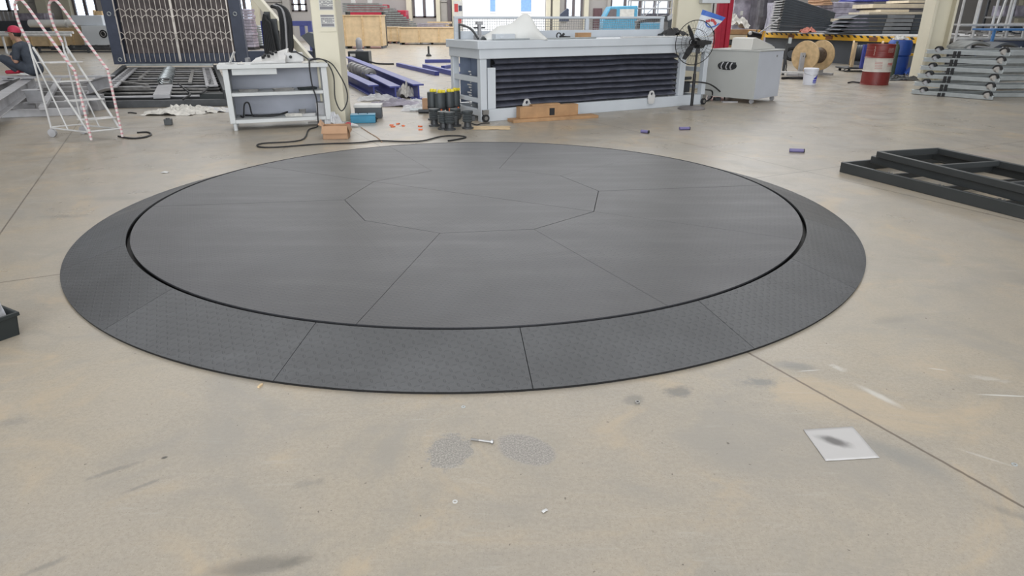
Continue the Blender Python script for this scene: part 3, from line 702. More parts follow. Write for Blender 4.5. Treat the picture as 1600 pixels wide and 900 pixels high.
MB().cyl((0.08, -0.012, 0.075), (0.08, 0.0, 0.075), 0.022, n=14).build('knob', 'rubber', eb)
m_ = MB(); m_.beam((0, 0, 0), (0.0, -0.10, 0.16), 0.05, 0.012); m_.box((0, 0, 0.006), (0.09, 0.09, 0.012))
single('steel_bracket', m_, 'rack_white', 'small white angled bracket standing on the left end of the workbench', 'bracket', W_(0.1, 0.25, BH + 0.002), brz + R(60))
for i, (x, y, s) in enumerate([(0.25, 0.1, .05), (1.14, 0.10, .06), (1.25, 0.16, .08)]):
    single('scrap_piece', MB().crumple(s * 2, s * 1.3, 0.03, 30 + i, 8), 'film_white', ['small pale scrap on the bench left of the control panel', 'small pale scrap on the bench by the hanging cable', 'white scrap on the right corner of the workbench'][i], 'scrap', W_(x, y, BH + 0.002), brz)
# cable over the bench and down
m_ = MB()
m_.tube([W_(0.95, 0.35, BH + 0.14), W_(1.05, 0.3, BH + 0.13), W_(1.17, 0.2, BH + 0.05), W_(1.18, 0.0, BH + 0.02), W_(1.17, -0.05, BH - 0.05), W_(1.18, -0.045, 0.6), W_(1.22, -0.05, 0.4), W_(1.21, -0.05, 0.15), W_(1.19, -0.08, 0.02), W_(1.05, -0.30, 0.012),
         G(470, 219, .012), G(410, 224, .012), G(404, 229, .012), G(430, 230, .012), G(500, 225, .012), G(560, 223, .012), G(590, 220, .012), G(630, 221, .012), G(660, 220, .012), G(690, 213, .012), G(715, 212, .012), G(728, 214, .012), G(718, 217, .012), G(700, 220, .012)], 0.010, 6, 5)
o = single('power_cable', m_, 'rubber', 'black cable running from the bench top down and across the floor behind the turntable', 'cable')
m_ = MB().tube([W_(1.18, 0.12, BH + 0.03), W_(1.35, 0.05, BH + 0.05), W_(1.44, 0.0, BH - 0.02), W_(1.50, 0.0, 0.7), W_(1.49, 0.0, 0.4), W_(1.56, -0.02, 0.22), W_(1.66, 0.0, 0.35), W_(1.66, 0.0, 0.55), W_(1.55, 0.0, 0.8), W_(1.46, 0.03, BH + 0.01), W_(1.3, 0.08, BH + 0.06), W_(1.18, 0.15, BH + 0.03)], 0.009, 6, 5)
single('power_cable', m_, 'rubber', 'black cable hanging in a long loop off the right end of the workbench', 'cable')
m_ = MB().tube([W_(0.14, 0.3, 0.17), W_(0.18, 0.2, 0.17), W_(0.22, 0.15, 0.35), W_(0.28, 0.15, 0.36), W_(0.30, 0.2, 0.2), W_(0.34, 0.25, 0.165), W_(0.6, 0.2, 0.165), W_(0.8, 0.3, 0.20), W_(0.7, 0.35, 0.165), W_(0.4, 0.3, 0.165), W_(0.2, 0.4, 0.165)], 0.012, 6, 5)
single('black_hose', m_, 'rubber', 'black hose coiled on the lowest shelf of the workbench', 'hose')
for i, (x, y, z, a, b, c, mt, lb) in enumerate([(0.9, 0.2, 0.151, .28, .12, .03, 'film_white', 'pale scrap strip on the bottom shelf of the workbench'), (1.1, 0.15, 0.151, .20, .10, .03, 'rack_white', 'white tray on the bottom shelf at the right'), (1.02, 0.35, 0.151, .1, .1, .07, 'mid_steel', 'grey metal piece on the bottom shelf near the white tray'),
     (0.3, 0.2, 0.521, .28, .12, .025, 'mid_steel', 'grey metal strip at the left of the middle shelf'), (0.78, 0.2, 0.521, .3, .14, .03, 'mid_steel', 'grey metal tray in the middle of the middle shelf'), (1.12, 0.2, 0.521, .26, .15, .035, 'black_plastic', 'dark flat part at the right of the middle shelf')]):
    single('metal_part', tray(MB(), -a / 2, a / 2, -b / 2, b / 2, c), mt, lb, 'part', W_(x, y, z), brz + R(5 * i - 10))
# open cardboard box in front
c0 = G(505, 218); bx_ = thing('cardboard_box', 'small open cardboard box on the floor by the right end of the workbench', 'box', c0, R(6))
m_ = MB(); bw_, bd_, bh_ = 0.33, 0.24, 0.17; t_ = 0.005
m_.span((0, 0, 0), (bw_, t_, bh_)).span((0, bd_ - t_, 0), (bw_, bd_, bh_)).span((0, 0, 0), (t_, bd_, bh_)).span((bw_ - t_, 0, 0), (bw_, bd_, bh_)).span((0, 0, 0), (bw_, bd_, t_))
m_.build('carton', 'card', bx_)
MB().extr([(0, -0.002, bh_), (bw_, -0.002, bh_), (bw_ - 0.0, -0.035, bh_ - 0.09), (-0.01, -0.035, bh_ - 0.09)], (0, 0, 0.004)).build('flap', 'card', bx_)
MB().extr([(0, 0, bh_), (0, bd_, bh_), (-0.05, bd_, bh_ + 0.06), (-0.05, 0, bh_ + 0.02)], (0, 0, 0.004)).build('flap', 'card', bx_)
MB().extr([(bw_, 0, bh_), (bw_, bd_, bh_), (bw_ + 0.03, bd_, bh_ - 0.08), (bw_ + 0.03, 0, bh_ - 0.09)], (0, 0, 0.004)).build('flap', 'card', bx_)

# ------------------------------------------------------------ cream column with notices (left)
cl = Vector((-2.69, 10.35, 0))
col = thing('steel_column', 'cream square column with two grey notices beside the workbench', 'column', cl, R(4))
MB().span((-0.23, 0.0, 0), (0.13, 0.52, 8.9)).build('shaft', 'cream', col, 0.01)
MB().span((-0.30, 0.40, 0), (-0.232, 0.5, 8.9)).build('flange', 'cream', col)
MB().span((-0.44, -0.05, 0.0), (0.18, -0.001, 0.03)).build('base_plate', 'cream_dark', col)
MB().span((-0.12, -0.012, 1.32), (0.115, -0.001, 2.6)).build('notice_board', 'cream', col)
for z0 in (1.38, 1.61, 1.84):
    nb_ = MB().span((-0.10, -0.016, z0), (0.10, -0.0125, z0 + 0.17)).build('notice', 'paper', col)
    m_ = MB(); rn = random.Random(int(z0 * 100))
    m_.span((-0.095, -0.018, z0 + 0.14), (0.095, -0.0165, z0 + 0.165)).span((-0.09, -0.018, z0 + 0.01), (0.09, -0.0165, z0 + 0.05))
    for k in range(6):
        for q_ in range(7):
            if rn.random() < .8: m_.span((-0.09 + q_ * 0.027, -0.018, z0 + 0.06 + k * 0.012), (-0.07 + q_ * 0.027 + rn.random() * .008, -0.0165, z0 + 0.067 + k * 0.012))
    m_.build('print', 'print_grey', nb_)
ob = thing('outlet_box', 'small grey outlet box with white bagged plug at the foot of the cream column', 'box', cl + Vector((-0.17, -0.06, 0.0)), R(4))
MB().span((-0.10, -0.10, 0.13), (0.02, 0.05, 0.33)).span((-0.05, -0.02, 0.0), (-0.02, 0.01, 0.13)).build('housing', 'grey_steel', ob, 0.004)
single('plastic_wrap', MB().crumple(0.26, 0.2, 0.2, 77), 'film', 'crumpled clear plastic heaped at the foot of the cream column', 'plastic', cl + Vector((0.02, -0.26, 0)), 0)

# ------------------------------------------------------------ blue tool case and grey case
tc_ = G(546, 193); ca = thing('tool_case', 'blue tool case on the floor right of the cream column', 'tool case', tc_ + Vector((0.02, 0, 0)), R(10))
MB().span((0, 0, 0), (0.38, 0.22, 0.11)).build('case_body', 'teal', ca, 0.008)
MB().span((0, 0, 0.112), (0.38, 0.22, 0.125)).build('lid', 'teal', ca, 0.004)
MB().tube([(0.12, 0.11, 0.126), (0.13, 0.11, 0.145), (0.25, 0.11, 0.145), (0.26, 0.11, 0.126)], 0.006, 6, 3).build('handle', 'rubber', ca)
ca = thing('storage_case', 'grey lidded case standing behind the blue tool case', 'case', tc_ + Vector((-0.02, 0.5, 0)), R(6))
MB().span((0, 0, 0), (0.42, 0.25, 0.17)).build('case_body', 'skirt', ca, 0.006)
MB().span((-0.01, -0.01, 0.171), (0.43, 0.26, 0.215)).build('lid', 'rack_white', ca, 0.006)
single('black_adapter', MB().box((0, 0, .04), (.06, .06, .08)).box((0.035, 0, .05), (.02, .04, .03)), 'rubber', 'small black plug adapter right of the blue tool case', 'adapter', G(586, 190), 0.2, bevel=.005)
pl = thing('power_plug', 'red and white power plug on the floor by the cardboard box', 'plug', G(545, 198), R(-10))
MB().ball((0, 0, 0.035), (0.055, 0.035, 0.032)).build('plug_body', 'red', pl)
MB().cyl((0.05, 0, 0.03), (0.16, -0.02, 0.02), 0.03, 0.014, 10).build('socket', 'rack_white', pl)
single('thin_cable', MB().tube([G(563, 198, .01), G(575, 206, .008), G(590, 215, .008), G(597, 222, .008)], 0.005, 5, 4), 'card', 'thin tan cable trailing from the red plug toward the turntable', 'cable')
for i, (px, py) in enumerate([(612, 196), (614, 198.5), (622, 194), (630, 197), (656.5, 198), (657, 203)]):
    single('orange_chip', MB().box((0, 0, .008), (.06, .035, .016), R(i * 37)), 'orange', ['orange chip on the floor, leftmost of the scatter', 'orange chip just in front of the leftmost one', 'orange chip at the back of the scatter', 'orange chip at the right of the scatter', 'lone orange chip left of the dark motors, farther one', 'lone orange chip left of the dark motors, nearer one'][i], 'chip', G(px, py), 0, 'orange chips on the floor')
for i, (px, py, w_, l_, h_, mt, lb) in enumerate([(590, 157, .75, .4, .12, 'film', 'clear plastic sheet heap before the blue beams'), (618, 165, 1.0, .35, .12, 'wrap', 'flat grey plastic-wrapped heap on the floor before the blue beams'), (635, 152, .4, .35, .28, 'film_white', 'white crumpled wrapping between the blue beam ends'),
        (660, 172, .7, .4, .12, 'film', 'clear plastic wrapping heap left of the dark motors'), (650, 163, .6, .35, .1, 'film', 'thin plastic sheet on the floor behind the wrapped tubes')]):
    single('plastic_sheet', MB().crumple(w_, l_, h_, 100 + i), mt, lb, 'plastic', G(px, py), 0)
m_ = MB().cyl((0, 0, .03), (.42, .05, .03), .028, n=12)
single('steel_tube', m_, 'zinc', 'short bright steel tube beside the dark motors', 'tube', G(641, 174), 0)
m_ = MB().cyl((0, 0, .035), (.25, .0, .035), .034, n=12)
single('steel_tube', m_, 'dark_steel', 'short dark tube in front of the bright one beside the motors', 'tube', G(654, 177), 0)
single('cardboard_box', MB().box((0, 0, .12), (.12, .10, .24)), 'card', 'upright narrow cardboard box behind the dark motors', 'box', G(666, 176), 0.1, bevel=.003)

# ------------------------------------------------------------ hydraulic motors standing on the floor
def motor(tall, label, loc, rz=0, cap=True):
    t = thing('hydraulic_motor', label, 'motor', loc, rz, 'dark motors standing left of the white machine')
    if tall:
        MB().lathe([(0, 0), (.085, 0), (.085, .02), (.06, .03), (.06, .16), (.08, .17), (.08, .42), (.07, .43), (0, .43)], n=20).build('motor_body', 'black_plastic2', t)
        MB().lathe([(.082, .19), (.086, .20), (.082, .21)], n=20).build('band', 'rubber', t)
        MB().lathe([(0, .43), (.035, .43), (.04, .45), (.028, .475), (0, .48)], n=14).build('cap', 'yellow_cap', t)
        MB().box((.05, -.028, .452), (.05, .03, .04)).build('cap', 'yellow_cap', t, .004)
        MB().cyl((-.01, -.085, .13), (-.01, -.085, .19), .014, n=10).build('plug', 'orange', t)
    else:
        m_ = MB().lathe([(0, .0), (.085, .0), (.085, .02), (.055, .03), (.05, .09), (.07, .10)], n=20)
        m_.build('motor_flange', 'dark_steel', t)
        m_ = MB().lathe([(.0, .10), (.07, .10)] + [(r, .11 + .012 * k) for k in range(9) for r in [(.08 if k % 2 else .07)]] + [(.08, .225), (.08, .255), (0, .26)], n=20)
        m_.build('motor_body', 'black_plastic2', t)
        MB().box((.075, -.03, .15), (.05, .05, .07)).build('terminal_box', 'dark_steel', t, .004)
    return t
M['black_plastic2'] = mat('dark_grey_casting', (0.055, 0.065, 0.072), 0.45, 0.1, 0.2)
motor(1, 'tall dark motor with yellow cap, leftmost of the rear row', G(677, 187), 0)
motor(1, 'tall dark motor with yellow cap, middle of the rear row', G(689, 189), .4)
motor(1, 'tall dark motor with yellow cap, right in the rear row', G(703, 187), .2)
motor(1, 'tall dark motor with yellow cap nearest the white machine', G(712, 185), .8)
motor(0, 'short dark motor, leftmost of the front row', G(679, 197), .2)
motor(0, 'short dark motor second from the left in the front row', G(693, 202), .9)
motor(0, 'short dark motor third from the left in the front row', G(703, 203), .5)
motor(0, 'short dark motor behind the front row, right side', G(712, 197), 1.2)
motor(0, 'short dark motor standing alone at the corner of the white machine', G(731, 201), .3)
single('motor_cable', MB().tube([G(735, 192, .01), G(745, 195, .01), G(752, 193, .01), G(765, 192, .01)], .008, 5, 4), 'rubber', 'short black cable between the lone motor and the white machine', 'cable')
m_ = MB().crumple(.55, .35, .01, 55)
single('sawdust_patch', m_, 'wood', 'thin spill of pale sawdust at the foot of the white machine corner', 'sawdust', G(768, 200), 0)

# ------------------------------------------------------------ white scissor machine with black bellows
mo = Vector((-0.479, 10.462, 0)); me_ = Vector((3.62, 12.79, 0)); mrz = math.atan2(me_.y - mo.y, me_.x - mo.x); ML = (me_ - mo).length; MD = 1.08; MH = 1.19
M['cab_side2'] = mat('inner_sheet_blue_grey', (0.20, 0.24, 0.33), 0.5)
wm = thing('scissor_lift_machine', 'large white framed machine with black bellows skirt behind the turntable', 'machine', mo, mrz)
MB().span((0, 0, 0.0), (0.11, 0.11, 0.93)).build('corner_post', 'machine_white', wm, .006)
MB().span((ML - 0.10, 0, 0.0), (ML, 0.10, 0.93)).build('corner_post', 'machine_white', wm, .006)
MB().span((0, MD - .1, 0.0), (0.11, MD, 0.93)).build('corner_post', 'machine_white', wm, .006)
MB().span((ML - 0.10, MD - .1, 0.0), (ML, MD, 0.93)).build('corner_post', 'machine_white', wm, .006)
MB().span((ML - 0.66, 0.01, 0.185), (ML - 0.53, 0.10, 0.93)).build('inner_post', 'machine_white', wm, .006)
MB().span((0.111, 0.0, 0.0), (ML - .101, 0.10, 0.185)).build('bottom_beam', 'machine_white', wm, .006)
MB().span((0.111, MD - .1, 0.0), (ML - .101, MD, 0.185)).build('bottom_beam', 'machine_white', wm, .006)
MB().span((-0.02, -0.02, 0.931), (ML + .02, MD, 1.07)).build('top_beam', 'machine_white', wm, .008)
MB().span((-0.06, -0.05, 1.071), (ML + .02, MD + .03, MH)).build('top_plate', 'machine_white', wm, .008)
MB().span((0.13, 0.015, 0.186), (0.27, 0.09, 0.80)).build('side_filler', 'machine_white', wm, .004)
for x0 in (0.0, ML - .1):
    for z0, z1 in ((0.08, 0.18), (0.28, 0.34), (0.58, 0.66)):
        MB().span((x0 + .01, 0.111, z0), (x0 + .09, MD - .101, z1)).build('side_rail', 'machine_white', wm, .004)
m_ = MB()
for k in range(14): m_.cyl((.06 + .0 * k, .45 + .012 * (k % 2), .2 + k * .04), (.06, .47 + .05 * ((k * 7) % 3), .2 + k * .04), .012, n=6)
m_.build('chain', 'rack_white', wm)
# bellows: horizontal folds
prof = []; z = 0.19; nfold = 8; fh = (0.925 - 0.19) / nfold
for k in range(nfold):
    z0 = 0.19 + k * fh
    prof += [(0.19, z0), (0.075, z0 + fh * .16), (0.045, z0 + fh * .30), (0.065, z0 + fh * .50), (0.115, z0 + fh * .78)]
prof.append((0.19, 0.925))
x0, x1 = 0.28, ML - .68; nx = 60; vs = []
for (yy, zz) in prof:
    for i in range(nx + 1):
        x = x0 + (x1 - x0) * i / nx
        sag = 0.010 * noise.noise((x * 1.7, zz * 3, 2)) + .006 * noise.noise((x * 7, zz * 9, 5))
        vs.append((x, yy + sag, zz + 0.014 * noise.noise((x * 1.2, zz * 6, 7)) * (0 if zz in (0.19, 0.925) else 1)))
k = nx + 1
m_ = MB().add(vs, [(j * k + i, j * k + i + 1, (j + 1) * k + i + 1, (j + 1) * k + i) for j in range(len(prof) - 1) for i in range(nx)])
m_.build('bellows', 'bellows', wm, sharp=60)
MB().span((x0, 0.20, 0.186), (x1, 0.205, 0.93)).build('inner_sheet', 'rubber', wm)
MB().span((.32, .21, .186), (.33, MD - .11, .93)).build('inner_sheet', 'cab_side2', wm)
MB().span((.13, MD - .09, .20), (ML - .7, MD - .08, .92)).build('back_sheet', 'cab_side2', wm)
m_ = MB()
m_.cyl((ML - .6, .35, .45), (ML - .05, .35, .45), .03, n=10).box((ML - .35, .5, .3), (.5, .4, .2)).box((ML - .3, .6, .62), (.12, .12, .3))
m_.build('mechanism', 'dark_steel', wm, .01)
def lug(x, lean):
    pts = []
    w2 = .055
    pts = [(-w2 - .02, 0), (w2 + .05, 0), (w2, .17)] + [(w2 * math.cos(R(a)), .17 + w2 * math.sin(R(a))) for a in range(15, 180, 15)] + [(-w2, .17)]
    m_ = MB(); n = 20; out = []
    # plate with a hole: bridge strip of quads from outline to hole
    outl = [(math.cos(2 * PI * i / n), math.sin(2 * PI * i / n)) for i in range(n)]
    def hit(dx, dz):
        # outline point along the ray from hole centre (0,.17)
        if dz >= 0: return (w2 * dx, .17 + w2 * dz)
        sx_ = (w2 + .02) / abs(dx) if abs(dx) > 1e-6 else 9; sz_ = .17 / abs(dz); s_ = min(sx_, sz_); return (dx * s_, .17 + dz * s_)
    hole = [(a * .026, .17 + b * .026) for a, b in outl]; ol = [hit(a, b) for a, b in outl]
    vs = [(p[0], 0, p[1]) for p in hole] + [(p[0], 0, p[1]) for p in ol] + [(p[0], .02, p[1]) for p in hole] + [(p[0], .02, p[1]) for p in ol]
    fs = []
    for i in range(n):
        j = (i + 1) % n
        fs += [(i, j, n + j, n + i), (2 * n + i, 3 * n + i, 3 * n + j, 2 * n + j), (i, 2 * n + i, 2 * n + j, j), (n + i, n + j, 3 * n + j, 3 * n + i)]
    vs = [(v[0] + x, v[1] - .045, v[2] + .09) for v in vs]
    return m_.add(vs, fs).build('lifting_lug', 'rack_white', wm)
lug(0.80, 0); lug(ML - 1.33, 0)
for x in (0.06, ML - .05):
    cs_ = MB(); cs_.cyl((x, -.05, .06), (x, -.02, .06), .06, n=18).build('caster', 'rubber', wm)
    MB().cyl((x, -.056, .06), (x, -.0505, .06), .03, n=14).box((x, -.03, .15), (.10, .04, .07)).build('caster_hub', 'steel', wm)
Wm = lambda x, y, z: mo + Matrix.Rotation(mrz, 3, 'Z') @ Vector((x, y, z))
# wire mesh guard on the back of the top
gd = thing('mesh_guard', 'low white framed wire mesh guard along the back of the white machine top', 'guard', Wm(0, .88, MH), mrz)
gh = 0.34
for a, b in (((0.0, 0, 0.0), (ML - .35, .04, .12)), ((0.0, 0, gh - .035), (ML - .35, .04, gh))): MB().span(a, b).build('rail', 'machine_white', gd, .004)
for x in (0.0, 1.3, 2.55, ML - .43): MB().span((x, 0.001, .121), (x + .07, .039, gh - .036)).build('post', 'machine_white', gd, .003)
m_ = MB()
for i in range(int((ML - .4) / .045)): x = .06 + i * .045; m_.cyl((x, .02, .12), (x, .02, gh - .03), .0035, n=5, cap=False)
for i in range(5): z = .14 + i * .04; m_.cyl((.03, .02, z), (ML - .4, .02, z), .0035, n=5, cap=False)
m_.build('wire_mesh', 'steel', gd)
# foam roll / cloth bundle
fr_ = thing('foam_sheet', 'big curled white foam sheet lying on the left of the white machine', 'foam sheet', Wm(0.36, .36, MH + .002), mrz + R(-6))
vs = []; nu, nv = 28, 14
for j in range(nv + 1):
    v = j / nv
    for i in range(nu + 1):
        u = i / nu
        x = u * 0.95 - .12
        hump = .12 + .25 * math.exp(-((u - .72) / .22) ** 2) * (0.9 + .2 * v) + .07 * math.exp(-((u - .30) / .2) ** 2)
        prof_ = math.sin(PI * min(1, v * 1.02)) ** 0.6
        z = hump * prof_ * (0.45 + .55 * min(1, u * 4)) * min(1, (1 - u) * 3.2 + .35) + .015 * noise.noise((x * 5, v * 3, 1))
        y = (v - .5) * (.34 + .12 * u) - .12 * u
        vs.append((x, y, max(.003, z)))
k = nu + 1
MB().add(vs, [(j * k + i, j * k + i + 1, (j + 1) * k + i + 1, (j + 1) * k + i) for j in range(nv) for i in range(nu)]).build('sheet', 'foam', fr_, sharp=70, solid=.012)
single('foam_block', MB().box((0, 0, .045), (.34, .14, .09)).box((-.05, -.08, .03), (.1, .03, .05)), 'machine_white', 'pale packed block in front of the curled foam sheet', 'block', Wm(0.47, .12, MH + .002), mrz, bevel=.01)
single('black_bag', MB().crumple(.34, .22, .26, 201, 16), 'rubber', 'small dark bag tucked under the right end of the foam sheet', 'bag', Wm(.98, .2, MH + .002), mrz)
gn = thing('air_gun', 'small black pneumatic tool lying on the white machine top', 'tool', Wm(1.55, .22, MH + .03), mrz)
MB().cyl((0.02, 0, 0), (.22, 0, -.005), .022, .014, 10).build('barrel', 'rubber', gn)
MB().ring((0, 0, .02), .042, .01, (0, 1, 0), 20, 6).build('hose_ring', 'rubber', gn)
MB().cyl((.05, 0, 0), (.10, 0, .05), .02, n=8).build('grip', 'rubber', gn)
single('wood_block', MB().box((0, 0, .045), (.26, .10, .09)), 'wood2', 'brown wooden block on top of the white machine', 'block', Wm(2.03, .22, MH + .002), mrz, bevel=.004)
single('flat_bar', MB().box((0, 0, .012), (1.9, .06, .022)), 'zinc', 'long flat steel bar lying along the front of the white machine top', 'bar', Wm(1.2, .04, MH + .002), mrz, bevel=.002)
single('flat_bar', MB().box((0, 0, .012), (1.2, .08, .022)), 'rack_white', 'shorter white flat bar at the right of the white machine top', 'bar', Wm(3.3, .05, MH + .002), mrz, bevel=.002)
vs_ = thing('bench_vise', 'small grey clamp standing at the left back corner of the white machine top', 'clamp', Wm(.30, .60, MH + .002), mrz)
MB().box((0, 0, .03), (.16, .12, .06)).build('base', 'grey_steel', vs_, .006)
MB().box((0, 0, .14), (.05, .06, .16)).box((.0, 0, .24), (.10, .08, .05)).build('jaw', 'grey_steel', vs_, .006)
MB().cyl((-.1, 0, .17), (.1, 0, .17), .012, n=8).build('handle', 'dark_steel', vs_)
single('hand_rail', MB().tube([(0, 0, 0.02), (.0, .25, .16), (.02, .7, .22)], .018, 8, 4).cyl((0.02, .7, 0), (.02, .7, .22), .015, n=8), 'dark_steel', 'thin dark bar leaning over the left end of the white machine top', 'bar', Wm(.05, .15, MH + .002), mrz)
# wooden beam in front of the machine
wd = Wm(.55, -.26, 0)
wt = thing('timber_block', 'short brown timber block with dark slot before the white machine', 'timber', wd, mrz - R(4))
MB().span((0, 0, .045), (1.05, .14, .22)).build('beam', 'wood2', wt, .004)
MB().span((.52, -.006, .07), (.61, .0, .18)).build('slot', 'rubber', wt)
MB().span((.22, .01, .2205), (.72, .12, .245)).build('top_board', 'wood2', wt, .003)
single('timber_board', MB().span((-.15, -.09, 0), (1.35, .16, .044)), 'wood2', 'flat brown board lying under the timber block', 'board', wd, mrz - R(7), bevel=.003)

# ------------------------------------------------------------ pedestal fan
fp = G(1080, 170); fn = thing('pedestal_fan', 'black pedestal fan with round wire cage before the right end of the white machine', 'fan', fp, 0)
MB().lathe([(0, 0), (.24, 0), (.24, .015), (.20, .04), (.05, .055), (0, .055)], n=40).build('base', 'fan_base', fn)
MB().lathe([(.026, .05), (.026, .6), (.019, .6), (.019, 1.05)], n=14).build('pole', 'fan_black', fn)
fc = Vector((-.06, -.10, 1.11)); fax = Vector((-0.66, -0.72, 0.12)).normalized()
MB().cyl(fc - fax * .02, fc - fax * .22, .085, .07, 18).box(fc - fax * .1 + Vector((0, 0, -.1)), (.06, .06, .12)).build('motor_housing', 'fan_black', fn)
u_ = fax.cross(Vector((0, 0, 1))).normalized(); v_ = u_.cross(fax)
fcc = fc + fax * .05
cg = MB()
RF = .36
cg.ring(fcc, RF, .007, fax, 40, 6); cg.ring(fcc + fax * .07, .12, .003, fax, 24, 5); cg.ring(fcc - fax * .07, RF * .6, .003, fax, 32, 5); cg.ring(fcc + fax * .085, .05, .01, fax, 20, 5); cg.ring(fcc + fax * .05, RF * .62, .003, fax, 32, 5)
for i in range(36):
    a = 2 * PI * i / 36; dr = u_ * math.cos(a) + v_ * math.sin(a)
    for s_ in (1, -1): cg.tube([fcc + fax * .085 * s_ + dr * .04, fcc + fax * .07 * s_ + dr * RF * .55, fcc + dr * RF], .0014, 4, 3)
cg.build('cage', 'fan_black', fn)
hb = MB().cyl(fcc - fax * .04, fcc + fax * .05, .055, .04, 16).build('hub', 'fan_black', fn)
for i in range(3):
    a = 2 * PI * i / 3 + 1.05; dr = u_ * math.cos(a) + v_ * math.sin(a); tn_ = fax.cross(dr)
    pts = [fcc + dr * .04 + tn_ * .03 - fax * .01, fcc + dr * .16 + tn_ * .05 - fax * .02, fcc + dr * .31 + tn_ * .035 - fax * .01, fcc + dr * .32 - tn_ * .02 + fax * .02, fcc + dr * .16 - tn_ * .045 + fax * .03, fcc + dr * .04 - tn_ * .03 + fax * .02]
    MB().extr(pts, fax * .004).build('blade', 'fan_black', fn)

# ------------------------------------------------------------ control cabinet with sloped console
k0 = G(1176, 163); kl = G(1092, 155); kr = G(1211, 156.5)
krz = math.atan2(kl.y - k0.y, kl.x - k0.x)   # x axis from the corner to the left
KW = 1.05; KD = (kr - k0).length
kc = thing('control_cabinet', 'grey control cabinet on casters with sloped console top, right of the white machine', 'cabinet', k0, krz - PI)
# local: -x goes left, +y goes back
K0, K1 = -KW, 0.0
MB().span((K0, 0.0, .085), (K1, .004, .93)).build('front_panel', 'cab_grey', kc)
MB().span((K0, .0045, .085), (K1, KD, .93)).build('cabinet_body', 'cab_side', kc, .006)
MB().span((K0 - .01, -.012, .931), (K1 + .012, KD + .01, .955)).build('top_plate', 'cab_grey', kc, .004)
cn = MB(); c0_ = -.60
cn.extr([(c0_, .02, .956), (c0_, .04, 1.16), (c0_, .16, 1.17), (c0_, KD - .04, .99), (c0_, KD - .02, .956)], (.42 + .0, 0, 0))
cn = cn.build('console', 'console', kc, .006)
pn = MB().extr([(c0_ + .03, .20, 1.161), (c0_ + .39, .20, 1.161), (c0_ + .39, KD - .08, 1.018), (c0_ + .03, KD - .08, 1.018)], (0, 0.002, .006)).build('console_panel', 'cab_side', kc)
# oval opening with cut wires
m_ = MB(); pts = []
for i in range(24):
    a = 2 * PI * i / 24; pts.append((-.62 + .20 * (abs(math.cos(a)) ** .7) * (1 if math.cos(a) > 0 else -1), -.006, .66 + .075 * math.sin(a)))
m_.extr(pts, (0, .003, 0)); m_.build('cable_opening', 'rubber', kc)
for i, (x, mt_) in enumerate([(-.76, 'rubber'), (-.72, 'grey_steel'), (-.67, 'rubber'), (-.62, 'grey_steel'), (-.53, 'grey_steel')]):
    MB().tube([(x, -.008, .60), (x - .01, -.035, .64), (x + .01, -.03, .70), (x + .02, -.008, .72)], .013, 6, 4).build('cable', mt_, kc)
MB().span((-.55, -.02, .69), (-.44, -.007, .73)).build('label_plate', 'dark_steel', kc)
MB().cyl((.0005, KD * .72, .84), (.014, KD * .72, .84), .018, n=14).build('key_switch', 'steel', kc)
for x, y in ((-.07, .07), (-.07, KD - .08), (-KW + .08, .07), (-KW + .08, KD - .08)):
    MB().cyl((x - .0, y - .02, .04), (x, y + .02, .04), .04, n=16).box((x, y, .075), (.05, .05, .018)).build('caster', 'grey_steel', kc)
for i, pts in enumerate([[G(1066, 130, .3), G(1085, 128, .42), G(1110, 132, .36), G(1130, 148, .1), G(1132, 156, .01)], [G(1098, 140, .2), G(1112, 142, .2), G(1112, 152, .05), G(1104, 158, .01)]]):
    single('black_hose', MB().tube(pts, .014, 6, 6), 'rubber', ['black hose arching from the white machine to the floor before the cabinet', 'short black hose loop at the right foot of the white machine'][i], 'hose')
sp_ = G(1120, 157)
single('steel_offcut', MB().box((0, 0, .03), (.12, .1, .06)), 'dark_steel', 'small dark offcut under the cabinet edge', 'offcut', sp_, .3, bevel=.004)
single('steel_offcut', MB().box((0, 0, .01), (.3, .07, .02)), 'grey_steel', 'thin grey strip on the floor before the cabinet', 'offcut', G(1140, 160), .1)

# bag with blue band standing on the right end of the machine
bg = thing('paper_sack', 'white and blue printed sack leaning on the right end of the white machine', 'sack', Wm(ML + .02, .40, MH + .002), mrz + R(-25))
m_ = MB(); vs = []; nu, nv = 12, 16
def sack(u, v, side):
    wv = .14 + .09 * v; x = (u - .5) * 2 * wv + .24 * v + .10
    z = .46 * v * (1 - .30 * u); y = side * .045 * math.sin(PI * min(1, max(0, u))) * (1 - v * .8) + .012 * noise.noise((u * 4, v * 4, side)) * (1 if 0 < u < 1 else 0) + .10 * v
    return (x, y, z)
for side in (-1, 1):
    for j in range(nv + 1):
        for i in range(nu + 1): vs.append(sack(i / nu, j / nv, side))
k = nu + 1; N1 = k * (nv + 1)
def sfaces(j0, j1): return [(j * k + i, j * k + i + 1, (j + 1) * k + i + 1, (j + 1) * k + i) for j in range(j0, j1) for i in range(nu)] + [(N1 + j * k + i, N1 + (j + 1) * k + i, N1 + (j + 1) * k + i + 1, N1 + j * k + i + 1) for j in range(j0, j1) for i in range(nu)]
MB().add(vs, sfaces(0, 13)).build('sack_body', 'bag_white', bg); MB().add(vs, sfaces(13, 16)).build('blue_band', 'bag_blue', bg)
m_ = MB()
for i in range(6):
    s0 = sack(.35 + i * .09, .70 - .05 * abs(i - 2.5) + .04, -1); m_.box((s0[0], s0[1] - .01, s0[2]), (.035, .004, .05), ry=R(15))
m_.build('red_lettering', 'red_print', bg)
m_ = MB().tube([Vector(sack(a, b, -1)) + Vector((0, -.012, 0)) for a, b in ((.3, .6), (.45, .46), (.65, .42), (.85, .5), (.95, .66))], .012, 6, 4)
m_.build('blue_arc', 'bag_blue', bg)
